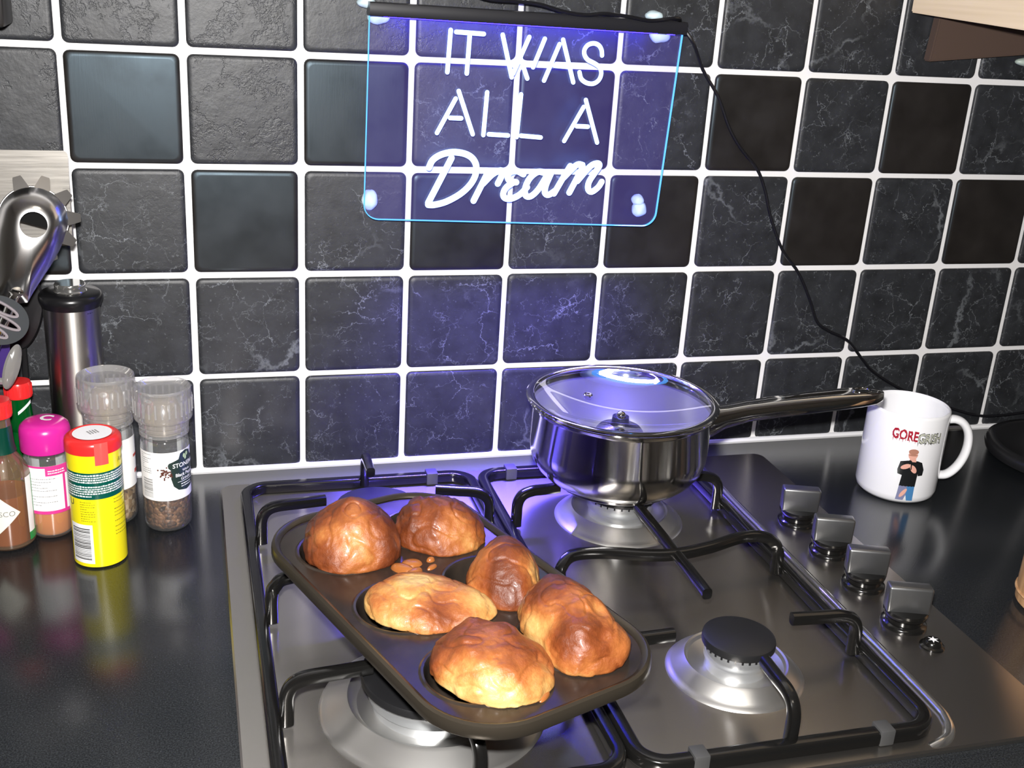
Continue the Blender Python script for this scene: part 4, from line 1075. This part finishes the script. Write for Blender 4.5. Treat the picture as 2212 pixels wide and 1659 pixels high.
# black nylon ladle leaning on the wall
c0 = Vector((-0.0415, -0.0245, 0.172)); r_, u_, n_ = tilted(c0, -20, -20)
t = thing('nylon_ladle', 'black nylon ladle standing behind the slotted spoon, handle down to the worktop', 'ladle', c0)
bm = bmesh.new(); lathe(bm, [(0, -.004), (.5, -.004), (.93, -.002), (1, 0), (.93, .0025), (.6, .004), (0, .005)], 40)
an = radians(-24)
for v in bm.verts:
    x, y = v.co.x * .0135, v.co.y * .0345
    v.co = r_ * (x * cos(an) - y * sin(an)) + u_ * (x * sin(an) + y * cos(an)) + n_ * v.co.z
obj('ladle_head', bm, NYLON, t)
bm = bmesh.new(); sweep(bm, smoothpath([Vector((-.0055, .004, -.024)), Vector((-.0060, .009, -.05)), Vector((-.0075, .014, -.10)), Vector((-.0080, .0175, -.1715))], 5), rsec(.0056, .005, .0015), up=(0, 1, 0)); obj('handle', bm, NYLON, t)
bm = bmesh.new(); lathe(bm, [(0, -.0058)] + [(.0058 * sin(pi * i / 10), -.0058 * cos(pi * i / 10)) for i in range(1, 10)] + [(0, .0058)], 20, (.0100, -.004, .0400)); obj('ball_end', bm, mat('brown_ball', (0.05, 0.03, 0.02), 0.12), t)

# clear measuring scoop and purple spatula
c0 = Vector((-0.0470, -0.0900, 0.1480)); r_, u_, n_ = tilted(c0, 20, -15)
t = thing('measuring_scoop', 'small greyish clear plastic scoop tip above the red bottle caps', 'scoop', c0)
bm = bmesh.new(); lathe(bm, [(0, -.002), (.6, -.0018), (1, 0), (.85, .002), (.4, .0032), (0, .0036)], 32)
an = radians(-14)
for v in bm.verts:
    x, y = v.co.x * .0068, v.co.y * .0195
    v.co = r_ * (x * cos(an) - y * sin(an)) + u_ * (x * sin(an) + y * cos(an)) + n_ * v.co.z
obj('scoop_blade', bm, mat('clear_grey', (0.19, 0.185, 0.175), 0.2, coat=0.6), t)
bm = bmesh.new(); b = root(.032, -.012, .102) - c0; sweep(bm, smoothpath([r_ * -.004 + u_ * -.012, (b * .4) + Vector((0, 0, .0)), b], 5), circ(.003, 8)); obj('handle', bm, mat('clear_handle', (0.3, 0.29, 0.28), 0.15), t)
c0 = Vector((-0.0660, -0.0680, 0.1420)); r_, u_, n_ = tilted(c0, 25, -15)
t = thing('purple_spatula', 'purple plastic spatula at the left edge behind the clear scoop', 'spatula', c0)
bm = bmesh.new(); box(bm, (0, 0, 0), (.030, .036, .003), .0012)
for v in bm.verts: v.co = r_ * v.co.x + u_ * v.co.y + n_ * v.co.z
obj('spatula_blade', bm, mat('purple_plastic', (0.05, 0.025, 0.16), 0.25), t)
bm = bmesh.new(); b = root(.034, .006, .100) - c0; sweep(bm, [r_ * -.010 + u_ * -.010, b * .5, b], circ(.004, 8)); obj('handle', bm, mat('purple_plastic_handle', (0.05, 0.025, 0.16), 0.25), t)

# ------------------------------------------------------------------ edge-lit sign
SY = -0.0200
sign = thing('led_sign', 'edge-lit clear acrylic sign reading IT WAS ALL A Dream, glowing blue on the tiles', 'sign', (0.40, SY, 0.44))
SO = Vector((0.40, SY, 0.44))
def sobj(name, bm, m, parent=None, **k):
    for v in bm.verts: v.co -= SO
    return obj(name, bm, m, parent or sign, **k)
cs = {'TL': (.2575, .4440), 'TR': (.5535, .4400), 'BR': (.5450, .2505), 'BL': (.2550, .2575)}
def lerp(a, b, t): return (a[0] + (b[0] - a[0]) * t, a[1] + (b[1] - a[1]) * t)
def S2(u, v): return lerp(lerp(cs['BL'], cs['BR'], u), lerp(cs['TL'], cs['TR'], u), v)
def plate_out():
    o = [S2(0, 1)]
    for cx, cz, a0 in ((.047, .070, 180), (.953, .070, 270)):
        for k in range(9):
            a = radians(a0 + 90 * k / 8); o.append(S2(cx + .047 * cos(a), cz + .070 * sin(a)))
    o.append(S2(1, 1)); return o
po = plate_out()
ACR = bpy.data.materials.new('lit_acrylic'); ACR.use_nodes = True; tt = ACR.node_tree; tt.nodes.remove(tt.nodes['Principled BSDF'])
tr = tt.nodes.new('ShaderNodeBsdfTransparent'); tr.inputs[0].default_value = (.97, .97, 1, 1)
gl = tt.nodes.new('ShaderNodeBsdfGlossy'); gl.inputs['Roughness'].default_value = .05
m1 = tt.nodes.new('ShaderNodeMixShader'); m1.inputs[0].default_value = .03
em = tt.nodes.new('ShaderNodeEmission'); em.inputs[0].default_value = (.26, .19, 1, 1); em.inputs[1].default_value = .062
ad = tt.nodes.new('ShaderNodeAddShader')
tt.links.new(tr.outputs[0], m1.inputs[1]); tt.links.new(gl.outputs[0], m1.inputs[2]); tt.links.new(m1.outputs[0], ad.inputs[0]); tt.links.new(em.outputs[0], ad.inputs[1]); tt.links.new(ad.outputs[0], tt.nodes['Material Output'].inputs[0])
bm = bmesh.new(); bm.faces.new([bm.verts.new((x, SY - .002, z)) for x, z in po]); bm.faces.new([bm.verts.new((x, SY + .001, z)) for x, z in reversed(po)])
sobj('acrylic_panel', bm, ACR, smooth=False)
EDGE = mat('lit_edge', (0.02, 0.1, 0.4), 0.3, emit=(0.10, 0.42, 1.0), strength=1.7)
bm = bmesh.new(); sweep(bm, [(x, SY - .0005, z) for x, z in po], rsec(.0008, .0032, .0003, 1), up=(0, 1, 0)); sobj('lit_edge', bm, EDGE)
NEON = mat('lit_letters', (0.5, 0.6, 0.9), 0.4, emit=(0.32, 0.52, 1.0), strength=3.7)
LET = {'I':[[(0.3297,0.4283),(0.3281,0.3919)]],'T':[[(0.3348,0.4269),(0.3602,0.4262)],[(0.3473,0.4245),(0.3461,0.3914)]],'W':[[(0.3777,0.4263),(0.3884,0.3895)],[(0.4028,0.4254),(0.3895,0.3928)],[(0.3945,0.4093),(0.4033,0.3889)],[(0.4176,0.4245),(0.4082,0.3991)]],'A':[[(0.432,0.4203),(0.4195,0.3876)],[(0.4351,0.4244),(0.448,0.3869)],[(0.4285,0.4013),(0.4415,0.4006)]],'S':[[(0.4741,0.412),(0.4732,0.4167),(0.4702,0.4208),(0.4654,0.4224),(0.4599,0.421),(0.4566,0.4168),(0.4569,0.4119),(0.4605,0.4076),(0.467,0.4048),(0.4726,0.4014),(0.4748,0.3958),(0.473,0.3899),(0.4679,0.3864),(0.4612,0.3868),(0.4556,0.3903),(0.4533,0.3962)]],'A1':[[(0.3368,0.3689),(0.3206,0.3378)],[(0.3393,0.3757),(0.3543,0.3373)],[(0.3323,0.3516),(0.3428,0.3515)]],'L':[[(0.366,0.3754),(0.3644,0.3368)],[(0.3696,0.3376),(0.3881,0.3369)]],'L1':[[(0.3983,0.3745),(0.3965,0.3356)],[(0.4006,0.3369),(0.42,0.3357)]],'A2':[[(0.4601,0.3648),(0.4434,0.3329)],[(0.4617,0.3713),(0.4765,0.332)],[(0.4547,0.3469),(0.4659,0.3467)]],'dD':[[(0.3352,0.3152),(0.3146,0.2732)],[(0.3143,0.3062),(0.3174,0.3129),(0.3249,0.318),(0.3358,0.3206),(0.3469,0.3195),(0.3548,0.3155),(0.359,0.3085),(0.3586,0.2993),(0.3535,0.2899),(0.3443,0.2814),(0.3317,0.2745),(0.3206,0.2715),(0.3147,0.2715)]],'dr':[[(0.371,0.3032),(0.3581,0.2755)],[(0.3664,0.2917),(0.3747,0.3003),(0.3806,0.3037),(0.3841,0.3038),(0.3839,0.2987),(0.3808,0.2919)]],'de':[[(0.4054,0.3011),(0.399,0.304),(0.3925,0.303),(0.3901,0.2988),(0.3925,0.2945),(0.3988,0.2933)],[(0.3962,0.2933),(0.3894,0.2885),(0.3867,0.2825),(0.3887,0.2783),(0.3953,0.2779),(0.4031,0.2818),(0.4098,0.2887)]],'da':[[(0.4267,0.3026),(0.4195,0.3034),(0.4119,0.2973),(0.408,0.2878),(0.4089,0.281),(0.4139,0.2801),(0.4207,0.2862),(0.4279,0.2983)],[(0.4329,0.3027),(0.4284,0.2906),(0.428,0.2837),(0.4318,0.2816),(0.4378,0.2855)]],'dm':[[(0.4513,0.3093),(0.4458,0.2994),(0.4371,0.2829)],[(0.4459,0.2985),(0.4567,0.3098),(0.4621,0.3107),(0.4633,0.3073),(0.4525,0.2839)],[(0.4598,0.2952),(0.4713,0.3091),(0.4784,0.3122),(0.4809,0.3101),(0.4773,0.304),(0.4717,0.2945),(0.4714,0.2875),(0.4753,0.2849),(0.4814,0.2893),(0.4846,0.2946)]]}
for key, strokes in LET.items():
    bm = bmesh.new(); wd = .0030 if key[0] == 'd' else .00205
    for s in strokes:
        P3 = [Vector((x, SY - .0030, z)) for x, z in s]
        if len(P3) > 2: P3 = smoothpath(P3, 4)
        sweep(bm, P3, circ(wd, 10, .0010), up=(0, 1, 0), caps=True)
        for e in (P3[0], P3[-1]):
            bmesh.ops.create_uvsphere(bm, u_segments=10, v_segments=6, radius=wd, matrix=Matrix.Translation(e) @ Matrix.Diagonal((1, .5, 1, 1)))
    sobj('letter', bm, NEON)
bm = bmesh.new()
pa, pb = Vector((.2565, SY, .4430)), Vector((.5540, SY, .4395))
sweep(bm, [pa, pb], rsec(.0180, .0115, .0012, 2), up=(0, 0, 1)); sobj('led_bar', bm, mat('bar_black', (0.010, 0.010, 0.013), 0.35))
LED = mat('led_strip', (0.1, 0.1, 0.5), 0.4, emit=(0.006, 0.0035, 1.0), strength=70.0)
bm = bmesh.new(); box(bm, (.405, SY + .0055, .4350), (.285, .0045, .0012)); 
for v in bm.verts: v.co.z += (.405 - v.co.x) * .0118
sobj('led_strip', bm, LED, smooth=False)
# light leaving the lower edge of the panel
el = area('edge_light', (.402, SY - .003, .2520), (.402, SY - .10, 0), 4.2, (0.13, 0.09, 1.0), .27, .004, radians(84))
PUT = mat('sticky_putty', (0.62, 0.78, 0.86), 0.5)
for x, z, a, b, s in ((.2665, .4372, .0105, .0080, 1), (.2560, .4475, .0080, .0050, 2), (.5345, .4330, .0110, .0085, 3), (.5270, .4490, .0085, .0045, 4), (.2620, .2735, .0075, .0095, 5), (.5315, .2655, .0075, .0080, 6), (.5290, .2745, .0058, .0058, 7)):
    bm = bmesh.new(); bmesh.ops.create_icosphere(bm, subdivisions=3, radius=1)
    for v in bm.verts:
        k = 1 + .16 * noise.noise(v.co * 1.6 + Vector((s, 0, 0)))
        v.co = Vector((x + v.co.x * a * k, -.0100 + v.co.y * .0078 * k, z + v.co.z * b * k))
    sobj('putty_blob', bm, PUT)
# low-voltage lead running down to the worktop
CAB = [(0.326, 0.4683), (0.3564, 0.455), (0.3867, 0.4537), (0.4088, 0.452), (0.4314, 0.4471), (0.4518, 0.4452), (0.472, 0.4473), (0.4952, 0.4455), (0.5164, 0.4432), (0.5419, 0.4465), (0.5542, 0.4424), (0.5672, 0.4269), (0.5849, 0.4017), (0.6051, 0.3759), (0.6206, 0.3471), (0.6362, 0.3268), (0.6574, 0.3062), (0.6695, 0.285), (0.6808, 0.2561), (0.6997, 0.2215), (0.723, 0.1961), (0.7421, 0.1649), (0.7547, 0.141), (0.7709, 0.1299), (0.796, 0.1184), (0.819, 0.0959), (0.8356, 0.0804), (0.8663, 0.0623), (0.907, 0.0434), (0.9473, 0.0306), (0.9882, 0.0192), (1.021, 0.0175), (1.0662, 0.0207)]
bm = bmesh.new(); pts3 = []
for i, (x, z) in enumerate(CAB):
    y = -.0062
    if z > .438: y = -.0315 if .34 < x < .552 else -.012
    elif z > .42: y = -.016
    pts3.append(Vector((x - (0.0 if y > -.02 else -.001 * 0), y, z + (.002 if y < -.02 else 0))))
sweep(bm, smoothpath(pts3, 5), circ(.0017, 8), up=(0, 1, 0)); sobj('power_lead', bm, mat('lead_black', (0.006, 0.006, 0.008), 0.3))

# ------------------------------------------------------------------ right-hand side
# wall unit with beech end panel
A = Vector((0.799, -0.0140)); Bp = Vector((0.842, -0.1360))
wc = thing('wall_cabinet', 'pale beech wall cabinet corner at the top right of the photo', 'cabinet', (1.0, -0.10, 0.455))
def prism(name, poly, z0a, z1, m, parent, off):
    bm = bmesh.new(); lo = [bm.verts.new((x - off[0], y - off[1], z - off[2])) for x, y, z in [(p[0], p[1], zz) for p, zz in zip(poly, z0a)]]
    hi = [bm.verts.new((p[0] - off[0], p[1] - off[1], z1 - off[2])) for p in poly]
    for i in range(len(poly)): bm.faces.new((lo[i], lo[(i + 1) % len(poly)], hi[(i + 1) % len(poly)], hi[i]))
    bm.faces.new(list(reversed(lo))); bm.faces.new(hi)
    bmesh.ops.bevel(bm, geom=[e for e in bm.edges], offset=.0012, segments=2, affect='EDGES')
    return obj(name, bm, m, parent)
OFF = (1.0, -0.10, 0.455)
d_ = (Bp - A).normalized(); B2 = A + d_ * 0.30; nrm = Vector((-d_.y, d_.x)); 
zs = lambda p: .4650 - (Vector(p) - A).dot(d_) * .0595
pl = [tuple(A), tuple(B2), tuple(B2 + nrm * .018), tuple(A + nrm * .018)]
CREAM = mat('beech_pale', (0.66, 0.50, 0.36), 0.35)
q = NT(CREAM); tc = q.n('ShaderNodeTexCoord'); mp = q.n('ShaderNodeMapping'); mp.inputs['Scale'].default_value = (6, 6, 200); q.l(tc.outputs['Object'], mp.inputs[0])
nz = q.n('ShaderNodeTexNoise', i_Scale=1.0, i_Detail=4.0); q.l(mp.outputs[0], nz.inputs['Vector'])
q.l(q.ramp(nz.outputs['Fac'], [(0.3, (0.60, 0.48, 0.33)), (0.7, (0.68, 0.56, 0.41))]), q.b.inputs['Base Color'])
prism('end_panel', pl, [zs(p) for p in pl], 1.1, CREAM, wc, OFF)
pl2 = [tuple(A + nrm * .0195 + d_ * .004), tuple(B2 + nrm * .0195), tuple(B2 + nrm * .40), tuple(A + nrm * .40 + d_ * .14)]
prism('carcass', pl2, [.492] * 4, 1.1, CREAM, wc, OFF)
# brown board on the wall under the cabinet
bm = bmesh.new(); BP = [(0.8345, 0.4760), (0.8300, 0.4187), (0.9935, 0.4345), (0.9935, 0.4760)]
f1 = [bm.verts.new((x, -.0150, z)) for x, z in BP]; f2 = [bm.verts.new((x, -.0030, z)) for x, z in BP]
bm.faces.new(f1); bm.faces.new(list(reversed(f2)))
for i in range(4): bm.faces.new((f1[i], f1[(i + 1) % 4], f2[(i + 1) % 4], f2[i]))
bmesh.ops.bevel(bm, geom=list(bm.edges), offset=.0015, segments=2, affect='EDGES')
BRN = mat('brown_board', (0.085, 0.055, 0.042), 0.5); bb = obj('brown_board', bm, BRN); tag(bb, 'dark brown board on the tiles beneath the pale wall cabinet', 'board')
# small pale lamp housing by the board
bm = bmesh.new(); bmesh.ops.create_icosphere(bm, subdivisions=3, radius=1)
for v in bm.verts: v.co = Vector((.965 + v.co.x * .030, -.0115 + v.co.y * .009, .4225 + v.co.z * .0058))
lp = obj('lamp_housing', bm, mat('pale_green_plastic', (0.42, 0.50, 0.44), 0.4)); tag(lp, 'pale green lamp housing under the brown board at the right edge', 'lamp')
# dark bracket top left
bm = bmesh.new(); box(bm, (-.085, -.0290, .460), (.104, .052, .088), .003)
br = thing('wall_fixture', 'dark fixture corner hanging at the top left of the photo', 'fixture', (-.085, -.029, .46))
for v in bm.verts: v.co -= Vector((-.085, -.029, .46))
obj('housing', bm, mat('hood_dark', (0.012, 0.010, 0.009), 0.35), br)
bm = bmesh.new(); box(bm, (-.001, -.0265, -.0385), (.098, .002, .006), .0006); obj('bottom_trim', bm, DST, br)
# black kettle base, right edge, with its flex on the worktop
kc = (1.045, -.100)
kb = thing('appliance_base', 'round black flat appliance base at the right edge behind the mug', 'appliance base', (kc[0], kc[1], 0))
bm = bmesh.new(); lathe(bm, [(0, .0005), (.086, .0005), (.090, .003), (.0915, .008), (.0900, .0125), (.0860, .0150), (.080, .0155), (.078, .0140), (0, .0140)], 64); obj('base_disc', bm, mat('kettle_black', (0.012, 0.012, 0.013), 0.32), kb)
bm = bmesh.new(); lathe(bm, [(.030, .0140), (.030, .022), (.026, .027), (.012, .028), (0, .028)], 36); obj('connector', bm, BLACKP, kb)
# light wooden pot at the right edge
wp = thing('wooden_pot', 'round pale wooden pot cut off by the right edge of the photo', 'pot', (0.8085, -0.3760, 0))
WOOD = mat('turned_wood', (0.50, 0.28, 0.13), 0.35)
q = NT(WOOD); tc = q.n('ShaderNodeTexCoord'); mp = q.n('ShaderNodeMapping'); mp.inputs['Scale'].default_value = (120, 120, 8); q.l(tc.outputs['Object'], mp.inputs[0])
nz = q.n('ShaderNodeTexNoise', i_Scale=1.0, i_Detail=4.0); q.l(mp.outputs[0], nz.inputs['Vector'])
q.l(q.ramp(nz.outputs['Fac'], [(0.3, (0.34, 0.17, 0.07)), (0.7, (0.62, 0.38, 0.19))]), q.b.inputs['Base Color'])
bm = bmesh.new(); lathe(bm, [(0, .0004), (.040, .0004), (.0425, .003), (.0430, .02), (.0420, .085), (.0405, .095), (.0375, .096), (.0355, .090), (.0355, .01), (0, .008)], 56); obj('pot_body', bm, WOOD, wp)
bm = bmesh.new(); sweep(bm, [(.0432 * cos(2 * pi * i / 48), .0432 * sin(2 * pi * i / 48), .012) for i in range(48)], circ(.0012, 6), closed=True); obj('turned_band', bm, WOOD, wp)

for o in bpy.data.objects:
    if o.name.split('.')[0] in ('small_print', 'barcode', 'band_print', 'label_print', 'printed_peppercorns', 'date_print', 'badge_lettering', 'printed_lettering', 'cap_ribs'): o['kind'] = 'stuff'
sc.cycles.use_denoising = True
sc.cycles.sample_clamp_indirect = 6.0
sc.cycles.max_bounces = 10; sc.cycles.transparent_max_bounces = 24
